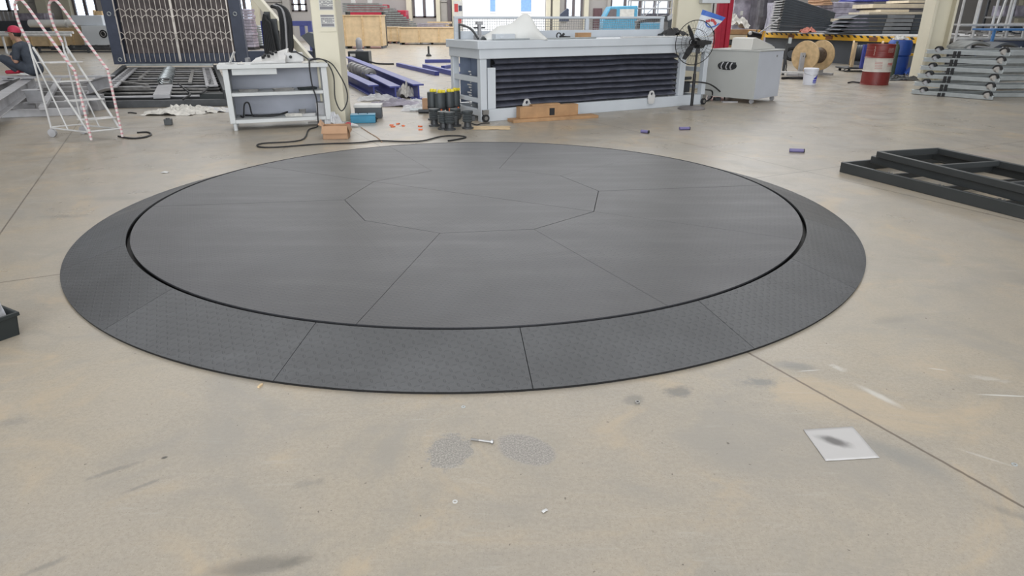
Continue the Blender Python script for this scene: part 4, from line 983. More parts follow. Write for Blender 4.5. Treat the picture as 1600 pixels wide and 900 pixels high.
# loose stuff beside the sack
single('black_bag', MB().crumple(.5, .4, .16, 301), 'rubber', 'dark heap of hoses on the far right end of the white machine', 'bag', Wm(ML - .25, .75, MH + .002), mrz)
# second column, electrical box, red post
c2 = G(1088, 120); c2 = Vector((4.05, 15.6, 0))
co2 = thing('steel_column', 'cream column standing behind the right end of the white machine', 'column', c2, R(0))
MB().span((-.42, 0, 0), (.30, .08, 8.9)).build('flange', 'cream', co2, .004)
MB().span((-.08, .081, 0), (-.04, .42, 8.9)).build('web', 'cream', co2)
MB().span((-.42, .421, 0), (.30, .50, 8.9)).build('flange', 'cream', co2, .004)
eb = thing('electrical_cabinet', 'grey electrical cabinet hanging on the column behind the white machine', 'electrical cabinet', c2 + Vector((.02, -.28, 1.80)), 0)
MB().span((0, 0, 0), (.60, .27, .9)).build('housing', 'white_paint', eb, .008)
MB().span((.10, -.006, .04), (.58, -.001, .88)).build('door', 'white_paint', eb, .003)
MB().tube([(.28, .1, 0), (.28, .08, -.25), (.30, 0, -.5), (.33, 0, -.62)], .014, 6, 4).build('cable', 'rubber', eb)
rp = G(1128, 110); rp = Vector((5.55, 18.5, 0))
rd = thing('red_stand', 'tall red steel post behind the sack and the white machine', 'post', rp, R(10))
MB().span((-.20, 0, 0), (-.06, .15, 3.2)).build('post', 'red', rd, .01)
MB().span((.08, 0, 0), (.2, .15, 3.2)).build('post', 'red', rd, .01)
MB().span((-.039, .05, 0), (.079, .12, 3.1)).build('web', 'red', rd, .01)
M['skirt2'] = mat('grey_sheet', (0.22, 0.23, 0.23), 0.5, 0.2, 0.25, 6)
def hbeam(m_, p, q, w_, h_, t_=.015):
    p, q = Vector(p), Vector(q); up = Vector((0, 0, 1))
    m_.beam(p + up * (h_ / 2 - t_ / 2), q + up * (h_ / 2 - t_ / 2), w_, t_); m_.beam(p - up * (h_ / 2 - t_ / 2), q - up * (h_ / 2 - t_ / 2), w_, t_); m_.beam(p, q, t_, h_ - 2 * t_); return m_
def rel(o, *pts): return [Vector(p) - Vector(o) for p in pts]

# ------------------------------------------------------------ folding lattice gate
g0 = G(178, 97, .35); g1 = G(389, 90, .35); g1 = Vector((g1.x, g1.y, .35))
g0 = Vector((-10.6, 18.6, 0)); g1 = Vector((-7.25, 19.0, 0))
grz = math.atan2(g1.y - g0.y, g1.x - g0.x); GW = (g1 - g0).length
gt = thing('lattice_gate', 'tall navy framed gate with silver folding lattice over a brown backing', 'gate', (g0.x, g0.y, 0.36), grz)
GH = 2.9
MB().span((-.05, -.08, 0), (.28, .12, GH)).build('side_frame', 'navy', gt, .008)
MB().span((GW - .26, -.08, 0), (GW + .03, .12, GH)).build('side_frame', 'navy', gt, .008)
MB().span((.281, -.06, 0), (GW - .261, .12, .27)).build('bottom_frame', 'navy', gt, .006)
MB().span((.281, .06, .271), (GW - .261, .09, GH)).build('backing', 'backcloth', gt)
MB().span((.281, -.06, GH - .2), (GW - .261, .12, GH)).build('top_frame', 'navy', gt)
nb = 22; xs0, xs1 = .26, GW - .30; gp = (xs1 - xs0) / nb
for i in range(nb + 1):
    x = xs0 + gp * i; thick = .028 if i in (0, nb) else (.06 if i == 11 else .013)
    MB().span((x - thick / 2, -.105, .06), (x + thick / 2, -.085, GH - .1)).build('lattice_bar', 'lattice', gt)
rr_ = gp * 1.12
for row, zc in enumerate((.60, 1.16, 2.0)):
    m_ = MB()
    for i in range(0, nb + 1, 2):
        xx = xs0 + gp * (i + (1 if row % 2 else 0))
        for sgn, dz in ((1, .02), (-1, -.055)):
            for off in (0, gp):
                pts = []
                for k in range(11):
                    a = PI * k / 10
                    px_ = xx + (gp if sgn < 0 else 0) + rr_ * math.cos(a); 
                    if xs0 - .02 <= px_ <= xs1 + .02: pts.append((px_, -.115, zc + dz * 2.0 + .17 * math.sin(a)))
                if len(pts) > 2 and off == 0: m_.tube(pts, .009, 5, 1)
    m_.build('lattice_arcs', 'lattice', gt)
for x, z in ((.10, 1.25), (GW - .12, 1.25), (.13, .12)):
    MB().ring((x, -.09, z), .045, .012, (0, 1, 0), 18, 5).build('ring_fitting', 'zinc', gt)

# ------------------------------------------------------------ dark bed with cross beams in front of the gate
q00, q10, q11, q01 = G(150, 169), G(357, 165), Vector((-7.85, 18.3, 0)), Vector((-10.2, 18.2, 0))
def bq(s, t, z): p = q00.lerp(q10, s).lerp(q01.lerp(q11, s), t); return Vector((p.x, p.y, z))
bd = thing('machine_bed', 'long dark steel bed with cross beams and centre chain before the lattice gate', 'machine bed', q00)
B = lambda s, t, z: bq(s, t, z) - q00
for s in (0.0, 1.0):
    MB().beam(B(s, 0, .18), B(s, 1, .26), .10, .20).build('side_beam', 'dark_steel', bd, .006)
MB().prism([tuple(B(0, 0, 0))[:2], tuple(B(1, 0, 0))[:2], tuple(B(1, 1, 0))[:2], tuple(B(0, 1, 0))[:2]], .004, .02).build('drip_pan', 'rubber', bd)
MB().beam(B(0, 0.0, .06), B(1, 0.0, .06), .12, .12).build('front_beam', 'dark_steel', bd, .006)
for i in range(12):
    t = .06 + i * .085
    zc_ = .14 + .16 * t
    cb_ = MB().beam(B(.03, t, zc_), B(.97, t, zc_), .15, .025).build('cross_beam', 'mid_steel' if i % 3 else 'grey_steel', bd, .004)
    MB().beam(B(.03, t, zc_ - .07), B(.97, t, zc_ - .07), .10, .11).build('beam_web', 'rubber', cb_)
MB().beam(B(.5, .02, .17), B(.5, .36, .17), .28, .07).build('centre_plate', 'grey_steel', bd, .004)
MB().beam(B(.02, 1.0, .37), B(.98, 1.0, .37), .08, .05).build('rear_beam', 'zinc', bd, .004)
for k in range(9):
    p = B(.5, .38 + k * .068, .27); MB().ring(p, .13, .022, (B(.5, 1, 0) - B(.5, 0, 0)).normalized() + Vector((0, 0, 1.2)), 14, 5).build('chain_link', 'zinc', bd)

for s in (.10, .90):
    sr = MB().beam(B(s, .1, .30), B(s, .95, .30), .22, .03).build('slotted_rail', 'grey_steel', bd, .003)
    for k in range(12): MB().beam(B(s, .13 + k * .068, .317), B(s, .13 + k * .068 + .028, .317), .10, .006).build('slot', 'rubber', sr)
for i, (a, b) in enumerate([((.12, .3, .3), (.38, .16, .3)), ((.1, .16, .26), (.4, .13, .26)), ((.7, .12, .24), (.85, .1, .24)), ((.25, .5, .25), (.28, .95, .25)), ((.72, .3, .26), (.75, .95, .26))]):
    MB().beam(B(*a), B(*b), .07, .04).build('brace', 'mid_steel', bd, .003)
MB().tube([B(.63, .2, .3), B(.68, .1, .25), B(.72, .02, .2), B(.66, -.02, .14)], .018, 6, 4).build('hose', 'rubber', bd)
MB().tube([B(.9, .25, .34), B(.88, .12, .3), B(.84, .06, .24), B(.8, .03, .2)], .018, 6, 4).build('hose', 'rubber', bd)
MB().span(Vector((-.46, 0, 0)) + B(.98, .02, 0), Vector((.02, .3, .20)) + B(.98, .02, 0)).build('drive_box', 'black_plastic', bd, .01)
rg = [('film_white', 265, 179, .85, .3, .10), ('film_white', 287, 177, .8, .35, .14), ('film_white', 308, 175, .8, .3, .12), ('film', 330, 174, .9, .3, .08), ('film_white', 344, 174, .6, .25, .07)]
for i, (mt, px, py, a, b, c) in enumerate(rg):
    single('wrapping_scrap', MB().crumple(a, b, c, 400 + i), mt, ['white wrapping scrap heap, leftmost before the dark bed', 'white wrapping scrap heap, second from the left before the dark bed', 'white wrapping scrap heap in the middle of the row before the dark bed', 'clear film scrap near the left end of the workbench', 'pale scrap touching the workbench foot'][i], 'scrap', G(px, py), 0, 'wrapping scrap before the dark bed')
single('metal_block', MB().box((0, 0, .045), (.11, .10, .085)).cyl((0, 0, .08), (0, 0, .10), .03, n=12), 'frame_dark', 'small dark metal block alone on the floor left of the workbench', 'block', G(264, 195), .3, bevel=.006)
single('bent_cable', MB().tube([(0, 0, .01)] + rel(G(185, 214), G(205, 216, .012), G(225, 214.5, .012), G(236, 210, .012), G(230, 206.5, .012), G(214, 207, .012)), .012, 6, 5), 'rubber', 'short bent black cable on the floor right of the step ladder', 'cable', G(185, 214))
single('bent_cable', MB().tube([(0, 0, .01)] + rel(G(200, 177), G(206, 176, .012), G(213, 177, .012)), .010, 6, 4), 'rubber', 'tiny dark cable offcut on the floor before the dark bed', 'cable', G(200, 177))

# ------------------------------------------------------------ step ladder on wheels
Lp, Fp, Rp = G(80, 200, .12), G(140, 207, .12), G(189, 202, .12); Bp = Lp + Rp - Fp
for v in (Lp, Fp, Rp, Bp): v.z = 0
ld_ = thing('step_ladder', 'white rolling step ladder with red and white taped handrails at the left', 'ladder', Fp)
def LL(p, z): return Vector((p.x - Fp.x, p.y - Fp.y, z))
def rail_pts(F_, L_, z1=.88, zt=1.72):
    top = L_.lerp(F_, -.12)
    return [LL(F_, 0.02), LL(F_, .4), LL(F_, z1), LL(F_.lerp(L_, .45), z1 + .42), LL(L_.lerp(F_, .18), zt - .06), LL(L_.lerp(F_, .02), zt), LL(top, zt - .08), LL(top, zt - .3), LL(L_, 1.2)]
for F_, L_ in ((Fp, Lp), (Rp, Bp)):
    MB().tube(rail_pts(F_, L_)[2:], .017, 8, 5).build('handrail', 'tape', ld_)
    MB().tube(rail_pts(F_, L_)[:3], .017, 8, 2).build('front_post', 'tape' , ld_)
    MB().tube([LL(L_, 1.2), LL(L_, .1)], .013, 8, 1).build('rear_post', 'rack_white', ld_)
    MB().tube([LL(F_, .10), LL(L_.lerp(F_, .08), 1.15)], .014, 8, 1).build('stringer', 'rack_white', ld_)
    MB().tube([LL(L_.lerp(F_, .45), .12), LL(L_, 1.1)], .010, 8, 1).build('brace', 'rack_white', ld_)
    MB().tube([LL(L_, .12), LL(F_, .12)], .012, 8, 1).build('base_rail', 'rack_white', ld_)
    MB().cyl(LL(L_, .055) + Vector((0, -.02, 0)), LL(L_, .055) + Vector((0, .02, 0)), .055, n=16).build('wheel', 'grey_steel', ld_)
for a, b in ((Lp, Bp), (Fp, Rp)): MB().tube([LL(a, .13), LL(b, .13)], .011, 8, 1).build('base_rail', 'rack_white', ld_)
for k in range(4):
    t = .16 + k * .22; z = .10 + 1.05 * t
    a, b = Fp.lerp(Lp, t * .92), Rp.lerp(Bp, t * .92); dd = (Lp - Fp).normalized() * .09
    if k == 3: dd = dd * 1.6
    MB().extr([LL(a, z) - dd, LL(b, z) - dd, LL(b, z) + dd, LL(a, z) + dd], (0, 0, .012)).build('step', 'rack_white', ld_)

# ------------------------------------------------------------ grey steel frame at the left
f0 = G(-60, 187); fr0 = thing('floor_frame', 'wide grey primed steel frame lying on the floor under the seated person', 'frame', f0)
rows = [(186, 179), (173, 168), (163, 159), (155, 151), (147, 144), (141, 138.5), (136, 134)]
for i, (ya, yb) in enumerate(rows):
    a, b = G(-60, ya), G(138 + i * 3, yb)
    MB().beam(a - f0 + Vector((0, 0, .06)), b - f0 + Vector((0, 0, .06)), .09, .12).build('cross_rail', 'grey_steel', fr0, .005)
for px0, px1 in ((-40, 10), (70, 95), (134, 154)):
    a, b = G(px0, 184), G(px1, 134.5)
    MB().beam(a - f0 + Vector((0, 0, .15)), b - f0 + Vector((0, 0, .15)), .10, .06).build('long_rail', 'grey_steel', fr0, .005)
for i, (a, b, w_, h_, lb) in enumerate([(G(-40, 176, .36), G(52, 119, .36), .20, .22, 'grey H-beam running back under the seated person'), (G(-60, 150, .36), G(30, 119, .36), .16, .18, 'grey H-beam left of the one the person sits on')]):
    o0 = Vector((a.x, a.y, 0)); m_ = MB(); hbeam(m_, (0, 0, .27), b - Vector((a.x, a.y, .09 + 0)) + Vector((0, 0, 0)), w_, h_)
    single('steel_beam', m_, 'grey_steel', lb, 'beam', o0, 0, 'grey H-beams on the floor frame', bevel=.003)
o0 = G(48, 178); m_ = MB(); hbeam(m_, (0, 0, .29), G(66, 150, .29) - o0, .18, .22); m_.box((0, .02, .08), (.2, .03, .18))
single('steel_beam', m_, 'grey_steel', 'short grey H-beam piece standing off the front of the floor frame', 'beam', o0, 0, 'grey H-beams on the floor frame', bevel=.003)
o0 = G(146, 172); m_ = MB(); hbeam(m_, (0, 0, .36), G(172, 128, .5) - o0, .24, .2); m_.box((.02, .05, .13), (.25, .25, .26))
single('steel_beam', m_, 'grey_steel', 'thick grey channel beam on a block behind the step ladder', 'beam', o0, 0, 'grey H-beams on the floor frame', bevel=.003)
m_ = MB().box((0, 0, .03), (2.2, .25, .03)).box((-.9, 0, 0), (.1, .2, .03)).box((.9, 0, 0), (.1, .2, .03))
single('seat_plank', m_, 'grey_steel', 'flat grey plate bridging the beams right of the seated person', 'plate', G(85, 122, .40) - Vector((0, 0, 0.0)), R(2))

# ------------------------------------------------------------ seated person
SP = G(40, 114.5, .49) + Vector((.16, 0, 0))
pe = thing('person', 'person in dark work clothes and a red cap sitting on the grey beams facing left', 'person', SP, R(0))
# local frame: -x is forward
def body(mb, segs):
    for a, b, r1, r2 in segs: mb.cap(a, b, r1, r2)
    return mb
torso = [((.02, 0, .10), (.0, 0, .30), .135, .125), ((.0, 0, .30), (-.08, 0, .47), .13, .12), ((-.08, -.13, .50), (-.08, .13, .50), .065, .065), ((.03, -.07, .09), (.03, .07, .09), .115, .115)]
neck = [((-.09, 0, .52), (-.13, 0, .62), .055, .05)]
legs = []; arms = []; fore = []; shin = []; shoes = []; hands = MB(); fingers = []
for s in (-1, 1):
    hip = Vector((.0, .09 * s, .09)); knee = Vector((-.40, .16 * s, .30 + .02 * s)); ank = Vector((-.26, .10 * s, .03))
    legs.append((hip, knee, .095, .068)); shin.append((knee, ank + Vector((0, 0, .04)), .063, .045)); shoes.append((ank + Vector((.03, 0, .015)), ank + Vector((-.17, 0.02 * s, .0)), .042, .036))
    sh = Vector((-.08, .18 * s, .49)); el = Vector((-.13, .22 * s, .24)); wr = Vector((-.30, .09 * s, .31))
    arms.append((sh, el, .055, .045)); fore.append((el, wr, .042, .030))
    pc = wr + Vector((-.055, -.01 * s, -.005)); fingers.append((wr, pc, .03, .034))
    for k in range(4):
        b0 = pc + Vector((-.025, (k - 1.5) * .020, .0)); L1 = (.036, .042, .040, .032)[k]
        m1 = b0 + Vector((-L1, 0, -.012)); m2 = m1 + Vector((-L1 * .5, 0, -.028))
        fingers += [(b0, m1, .010, .009), (m1, m2, .009, .008)]
    t0 = wr + Vector((-.02, -.028 * s, .005)); t1 = t0 + Vector((-.035, -.02 * s, .0)); fingers += [(t0, t1, .012, .010), (t1, t1 + Vector((-.03, -.002 * s, -.01)), .010, .009)]
bmb = MB(); body(bmb, torso + neck + legs + shin + arms + fore + fingers)
HCn = Vector((-.165, 0, .735))
bmb.ball(HCn, (.098, .078, .118)); bmb.ball(HCn + Vector((-.045, 0, -.055)), (.055, .052, .062))   # skull, jaw
bmb.cap(HCn + Vector((-.095, 0, .005)), HCn + Vector((-.118, 0, -.028)), .011, .015)                  # nose
bmb.ball(HCn + Vector((-.098, 0, -.062)), (.012, .026, .007)); bmb.ball(HCn + Vector((-.097, 0, -.073)), (.012, .022, .007))   # lips
bmb.ball(HCn + Vector((-.085, 0, -.10)), (.02, .022, .016))
for s in (-1, 1):
    bmb.ball(HCn + Vector((.008, .079 * s, -.01)), (.020, .010, .032)); bmb.ball(HCn + Vector((-.088, .03 * s, .018)), (.012, .02, .008))
body_o = bmb.build('body', 'skin', pe)
rm = body_o.modifiers.new('skin', 'REMESH'); rm.mode = 'VOXEL'; rm.voxel_size = .008; rm.use_smooth_shade = True
sm = body_o.modifiers.new('smooth', 'SMOOTH'); sm.iterations = 3; sm.factor = .5
def cloth(name, segs, m, grow, vox=.012):
    mb = MB()
    for a, b, r1, r2 in segs: mb.cap(a, b, r1 + grow, r2 + grow)
    o = mb.build(name, m, pe); r_ = o.modifiers.new('cloth', 'REMESH'); r_.mode = 'VOXEL'; r_.voxel_size = vox; r_.use_smooth_shade = True
    s_ = o.modifiers.new('smooth', 'SMOOTH'); s_.iterations = 4; return o
half = [(a, a.lerp(b, .75), r1, r1 * .95) for a, b, r1, r2 in arms]
cloth('shirt', torso[:3] + half, 'cloth_dark', .014)
cloth('trousers', torso[3:] + legs + shin, 'cloth_dark', .014)
for a, b, r1, r2 in shoes: MB().cap(a, b, r1, r2).build('shoe', 'red' , pe)
# hair, cap, eyes
m_ = MB(); m_.ball(HCn + Vector((.018, 0, .018)), (.094, .084, .108)); ho = m_.build('hair', 'hair', pe)
m_ = MB().lathe([(.106, 0), (.108, .03), (.100, .065), (.072, .10), (.03, .118), (0, .12)], HCn + Vector((.004, 0, .030)), (.12, 0, 1), 24); cpo = m_.build('cap', 'cap_red', pe)
m_ = MB(); pts = [(HCn.x - .08 - .09 * math.cos(a), math.sin(a) * .085, HCn.z + .036 - .012 * math.cos(a)) for a in [R(k) for k in range(-80, 81, 20)]]; m_.extr(pts, (0, 0, .006)); m_.build('cap_brim', 'cap_red', cpo)
for s in (-1, 1):
    MB().ball(HCn + Vector((-.091, .032 * s, .004)), (.008, .011, .007)).build('eye', 'hair', pe)

# ------------------------------------------------------------ things behind at the left
def crate(label, P0, rz, w_, d_, h_, zb=0.0, slats=True, name='wooden_crate', cat='crate', group='wooden shipping crates at the back'):
    t = thing(name, label, cat, (P0.x, P0.y, zb), rz, group)
    for k in range(3): MB().span((w_ * k / 2 - (.1 if k == 2 else 0), .0, 0), (w_ * k / 2 + (.1 if k < 2 else 0), d_, .12)).build('skid', 'skirt', t)
    MB().span((0, 0, .121), (w_, d_, h_)).build('crate_body', 'wood', t, .01)
    MB().span((-.05, -.06, h_ + .001), (w_ + .05, d_ + .05, h_ + .05)).build('lid', 'wood', t, .005)
    n = max(2, int(w_ / 1.0)) + 1
    for k in range(n):
        x = w_ * k / (n - 1); MB().span((x - .04 + (.04 if k == 0 else 0) - (.04 if k == n - 1 else 0), -.04, .121), (x + .04 + (.04 if k == 0 else 0) - (.04 if k == n - 1 else 0), -.001, h_)).build('batten', 'reelwood', t, .003)
    return t
crate('tall square plywood crate with a dark skid behind the cream column', G(540, 76), R(2), 2.0, 1.4, 1.62)
crate('long low plywood crate behind the white machine and the floor beams', G(625, 70), R(1), 3.6, 1.6, .95)
crate('small tan crate wedged between the two large plywood crates', G(600, 68), R(0), .95, 1.2, .95)
crate('long tan crate behind the seated person', G(23, 76), R(0), 2.0, 1.2, .75)
crate('brown crate behind the step ladder top', G(89, 75), R(0), 2.0, 1.3, .98)
crate('pale crate at the far left edge behind the seated person', G(-46, 76), R(0), 2.0, 1.2, .75)
def roll(label, p, L_, r, m='foam', rz=0): return single('film_roll', MB().cyl((0, 0, r), (L_, 0, r), r, n=20), m, label, 'roll', p, rz, 'white rolls on the crates')
roll('white film roll on the crate behind the ladder, left one', G(86, 75) + Vector((-1.3, .4, 1.035)) * 1, 2.0, .2)
roll('white film roll on the crate behind the ladder, right one', G(86, 75) + Vector((.9, .3, 1.04)), 1.0, .22)
single('orange_bundle', MB().crumple(.5, .4, .3, 71), 'orange', 'small orange bundle on the crate behind the ladder', 'bundle', G(86, 75) + Vector((1.2, .9, 1.04)))
gm = thing('grey_machine', 'light grey machine with a round dark vent behind the ladder, left of the lattice gate', 'machine', G(134, 77), 0)
MB().span((0, 0, .1), (1.45, 1.2, 1.15)).build('machine_body', 'white_paint', gm, .02); MB().span((.05, .05, 0), (1.4, 1.1, .1)).build('plinth', 'skirt', gm)
MB().span((-.5, .2, 1.151), (1.1, 1.0, 1.65)).build('upper_housing', 'machine_white', gm, .03); MB().cyl((1.1, -.02, .75), (1.1, .0, .75), .2, n=20).build('vent', 'rubber', gm); MB().ring((1.1, -.03, .75), .12, .02, (0, 1, 0)).build('vent_ring', 'mid_steel', gm)
MB().cyl((.6, .5, 1.651), (.6, .5, 1.9), .08, n=12).box((.9, .5, 1.75), (.3, .3, .2)).build('upper_fitting', 'reelwood', gm)
bm_ = thing('blue_grey_machine', 'blue grey machine with pipes under the left window', 'machine', G(-40, 70) + Vector((0, 2, 0)), 0)
MB().span((0, 0, .1), (3.6, 1.2, 1.35)).build('machine_body', 'skirt', bm_, .02); MB().span((1.6, 0, 1.351), (3.4, 1.0, 1.8)).build('upper_housing', 'wrap', bm_, .02)
m_ = MB()
for k in range(5): m_.cyl((.3 + k * .28, .4, 1.35), (.3 + k * .28, .4, 1.9), .05, n=8)
m_.build('pipes', 'grey_steel', bm_)
MB().span((.1, .1, 0), (3.5, 1.1, .1)).build('plinth', 'rubber', bm_)
for i, (px, py, w_, lb) in enumerate([(62, 83, 3.4, 'low dark frame rail on the floor behind the seated person'), (112, 79, 1.9, 'low dark frame rail behind the step ladder')]):
    o0 = G(px, py); m_ = MB()
    for z in (.06, .22): m_.beam((0, 0, z), (w_, .1, z), .1, .07)
    for k in range(4): m_.box((w_ * k / 3, .05, .14), (.08, .1, .26))
    m_.beam((0, .9, .14), (w_, 1.0, .14), .1, .1)
    single('frame_rail', m_, 'dark_steel', lb, 'frame', o0)
single('pipe_bundle', MB().cyl((0, 0, .8), (3.6, 0, .8), .06, n=10).cyl((0, .2, .9), (3.6, .2, .9), .06, n=10).cyl((.4, .1, 0), (.4, .1, .85), .05, n=8).cyl((3.2, .1, 0), (3.2, .1, .85), .05, n=8), 'rack_white', 'pale pipes on a stand crossing behind the person\'s cap', 'pipes', G(-5, 84))
# stacks beyond the gate
for i, (px, w_, h_, mt, lb) in enumerate([(375, .75, 1.95, 'wrap', 'tall grey wrapped stack just right of the lattice gate'), (388, .5, 1.25, 'wood', 'tan boxed stack between the wrapped stack and the coil stack')]):
    t = thing('wrapped_stack', lb, 'stack', G(px, 78) + Vector((0, i * 2.4, 0)), 0)
    MB().span((0, 0, 0), (w_, .8, .12)).build('pallet', 'rubber', t)
    m_ = MB(); n = int(h_ / .14)
    for k in range(n): m_.box((w_ / 2 + .02 * math.sin(k * 2.1), .4, .12 + .07 + k * .14), (w_ - .04 * (k % 2), .75, .132))
    m_.build('wrapped_load', mt, t, .02)
t = thing('coil_stack', 'stack of grey coils on a pallet left of the blue frame', 'stack', G(399, 76), 0)
MB().span((0, 0, 0), (.62, .8, .12)).build('pallet', 'rubber', t)
for k in range(9): MB().lathe([(.30, 0), (.32, .05), (.30, .1), (.12, .1), (.12, 0), (.30, 0)], (.31 + .01 * math.sin(k * 3), .4, .125 + k * .115), n=24).build('coil', 'zinc', t)

# navy machine with blue frame, beige arm and hoses behind the workbench
nm0 = Vector((-7.0, 15.2, 0)); nm = thing('navy_machine', 'long navy machine base with pale strips behind the workbench', 'machine', nm0, R(0))
MB().span((.85, 0, 0), (2.9, 1.4, .55)).build('machine_base', 'navy', nm, .02)
for z in (.36, .46): MB().span((1.3, -.03, z), (2.7, -.001, z + .03)).build('rail_strip', 'rack_white', nm)
m_ = MB()
for k, x in enumerate((1.1, 1.35, 1.62, 2.0, 2.15, 2.32, 2.5)): m_.box((x, .3, .62), (.12 if k % 2 else .08, .14, .13))
m_.build('fittings', 'grey_steel', nm, .01)
MB().span((.9, .9, .551), (2.8, 1.2, .80)).build('upper_rail', 'navy', nm, .01)
q = lambda px, py, Y: GY(px, py, Y)
bf = thing('portal_gantry', 'bright blue steel portal frame behind the hoses', 'frame', Vector((-7.9, 21.0, 0)), 0)
pa_, pb2 = q(411, 36, 21.0), q(484, 36, 21.0); ox = bf.location.x
for x in (pa_.x - ox, pb2.x - ox): MB().span((x - .06, -.06, 0), (x + .06, .06, pa_.z + .06)).build('post', 'blue_beam', bf, .005)
MB().span((pa_.x - ox + .061, -.06, pa_.z - .08), (pb2.x - ox - .061, .06, pa_.z + .06)).build('top_beam', 'blue_beam', bf, .005)
xm = q(472, 40, 21.0).x - ox; MB().span((xm - .07, -.05, 1.0), (xm + .07, .05, pa_.z - .081)).build('drop_bracket', 'blue_beam', bf, .005)
MB().span((pa_.x - ox + .1, -.03, .4), (pb2.x - ox - .1, .03, .55)).build('lower_beam', 'blue_beam', bf, .005)
a0_, a1_ = q(398, -6, 15.6), q(487, 92, 15.6)
ar = thing('beige_arm', 'beige diagonal steel arm sloping down behind the workbench', 'arm', (a1_.x, a1_.y, .551), 0)
d_ = a0_ - Vector((a1_.x, a1_.y, .551)); MB().beam((0, 0, .02), d_ * 1.3, .14, .22, (0, 1, 0)).build('arm_beam', 'cream', ar, .006)
MB().span((-.12, -.12, 0), (.14, .16, .06)).build('foot_plate', 'cream', ar)
hp = thing('hose_bundle', 'bundle of black hoses arching over the beige arm', 'hoses', Vector((q(440, 80, 15.1).x, 15.1, .64)), 0)
ho_ = Vector(hp.location)
for i in range(7):
    s = i * 2.6
    pts = [q(424 + s * .5, 10 - i * .5, 15.3), q(434 + s * .8, 14, 15.2), q(438 + s, 30, 15.1), q(440 + s, 55, 15.1), q(441 + s, 74, 15.1), q(440 + s * .8, 84, 15.1)]
    MB().tube([p - ho_ for p in pts], .028 if i % 3 else .034, 6, 4).build('hose', 'rubber' if i != 3 else 'grey_steel', hp)
hp2 = thing('hose_bundle', 'darker tangle of black hoses hanging left of the beige arm', 'hoses', Vector((q(420, 84, 15.3).x, 15.3, .64)), 0); ho_ = Vector(hp2.location)
for i in range(6):
    s = i * 2.4
    pts = [q(413 + s * .2, 22 + i * 2, 15.3), q(411 + s * .8, 36, 15.3), q(413 + s, 55, 15.3), q(414 + s * 1.2, 72, 15.3), q(416 + s * 1.2, 84, 15.3)]
    MB().tube([p - ho_ for p in pts], .028, 6, 4).build('hose', 'rubber', hp2)
MB().box(q(419, 30, 15.5) - ho_, (.12, .12, .3)).box(q(426, 60, 15.5) - ho_, (.3, .1, .8)).build('hose_rack', 'dark_steel', hp2)
hd = thing('welding_hood', 'dark angular hood standing behind the cream column and the bench', 'hood', Vector((q(485, 80, 14.2).x, 14.2, 0)), 0); ho_ = Vector(hd.location)
pts = [q(470, 56, 14.2), q(482, 50, 14.2), q(497, 56, 14.2), q(500, 80, 14.2), q(488, 76, 14.2)]
MB().extr([p - ho_ for p in pts], (0, .45, 0)).build('hood_shell', 'skirt', hd, .01)
for dx, px_ in ((0, 489), (1, 493)): MB().tube([q(px_, 76, 14.19) - ho_, q(px_ + 2, 92, 14.1) - ho_, q(px_ + 4, 110, 14.0) - ho_, Vector((.25 + .1 * dx, -.1, .02))], .014, 6, 3).build('lead', 'rubber', hd)
MB().span((.02, .1, 0), (.16, .3, q(488, 74, 14.2).z)).build('stand', 'dark_steel', hd)

# ------------------------------------------------------------ blue beams on the floor, centre left
bb = [((545, 103), (655, 156), .30, 'long blue I-beam on the floor, rightmost of the three'), ((552, 118), (619, 156), .26, 'middle blue I-beam beside the row of rollers'), ((536, 124), (585, 150), .22, 'shorter blue I-beam partly behind the cream column')]
for (a, b, h_, lb) in bb:
    A_, B_ = G(*a), G(*b); m_ = MB(); hbeam(m_, Vector((0, 0, h_ / 2)), A_ - B_ + Vector((0, 0, h_ / 2)), .22, h_, .03)
    single('steel_beam', m_, 'blue_beam', lb, 'beam', B_, 0, 'blue I-beams on the floor', bevel=.004)
rl = G(582, 134); rt = thing('roller_row', 'row of grey rollers lying between the blue beams', 'rollers', rl)
dr = (G(548, 118) - rl).normalized()
MB().cyl(Vector((0, 0, .25)), dr * 3.2 + Vector((0, 0, .25)), .05, n=8).build('shaft', 'steel', rt)
for k in range(6): MB().lathe([(.06, 0), (.14, .02), (.14, .28), (.06, .3)], dr * (.1 + k * .5) + Vector((0, 0, .25)), dr, 16).build('roller', 'mid_steel', rt)
for k in (0.0, 3.1): MB().box(dr * k + Vector((0, 0, .12)), (.12, .12, .24)).build('support', 'dark_steel', rt)
ba = [((622, 103.5), (683, 118), .11, 'blue bar alone on the floor, end toward the dark motors'), ((663, 107), (716, 120), .13, 'blue bar running behind the corner of the white machine'), ((664, 98), (716, 97.5), .11, 'blue bar lying crosswise farthest back'), ((692, 108), (716, 104), .10, 'short blue bar between the two longer ones')]
for a, b, h_, lb in ba:
    A_, B_ = G(*a), G(*b)
    single('square_bar', MB().beam(Vector((0, 0, h_ / 2)), A_ - B_ + Vector((0, 0, h_ / 2)), .13, h_), 'blue_beam', lb, 'bar', B_, 0, 'blue bars on the floor', bevel=.004)
pm = thing('hydraulic_pump', 'black box with upright grey motor on the floor behind the blue beams', 'pump', G(545, 101), 0)
MB().span((0, 0, 0), (.72, .5, .44)).build('tank', 'black_plastic', pm, .01); MB().span((.08, -.006, .27), (.26, -.001, .36)).build('label_plate', 'paper', pm)
MB().lathe([(0, .44), (.13, .44), (.13, .48), (.09, .5), (.11, .54), (.11, .78), (.08, .84), (.05, .88), (0, .88)], (.36, .25, 0), n=20).build('motor', 'grey_steel', pm)
MB().tube([(.7, .1, .1), (.95, .05, .04), (1.3, -.1, .03), (1.6, -.1, .03)], .03, 6, 4).build('hose', 'rubber', pm)
pp_ = thing('bollard', 'small dark post with a ball foot on the floor behind the blue bars', 'post', G(670, 88), 0)
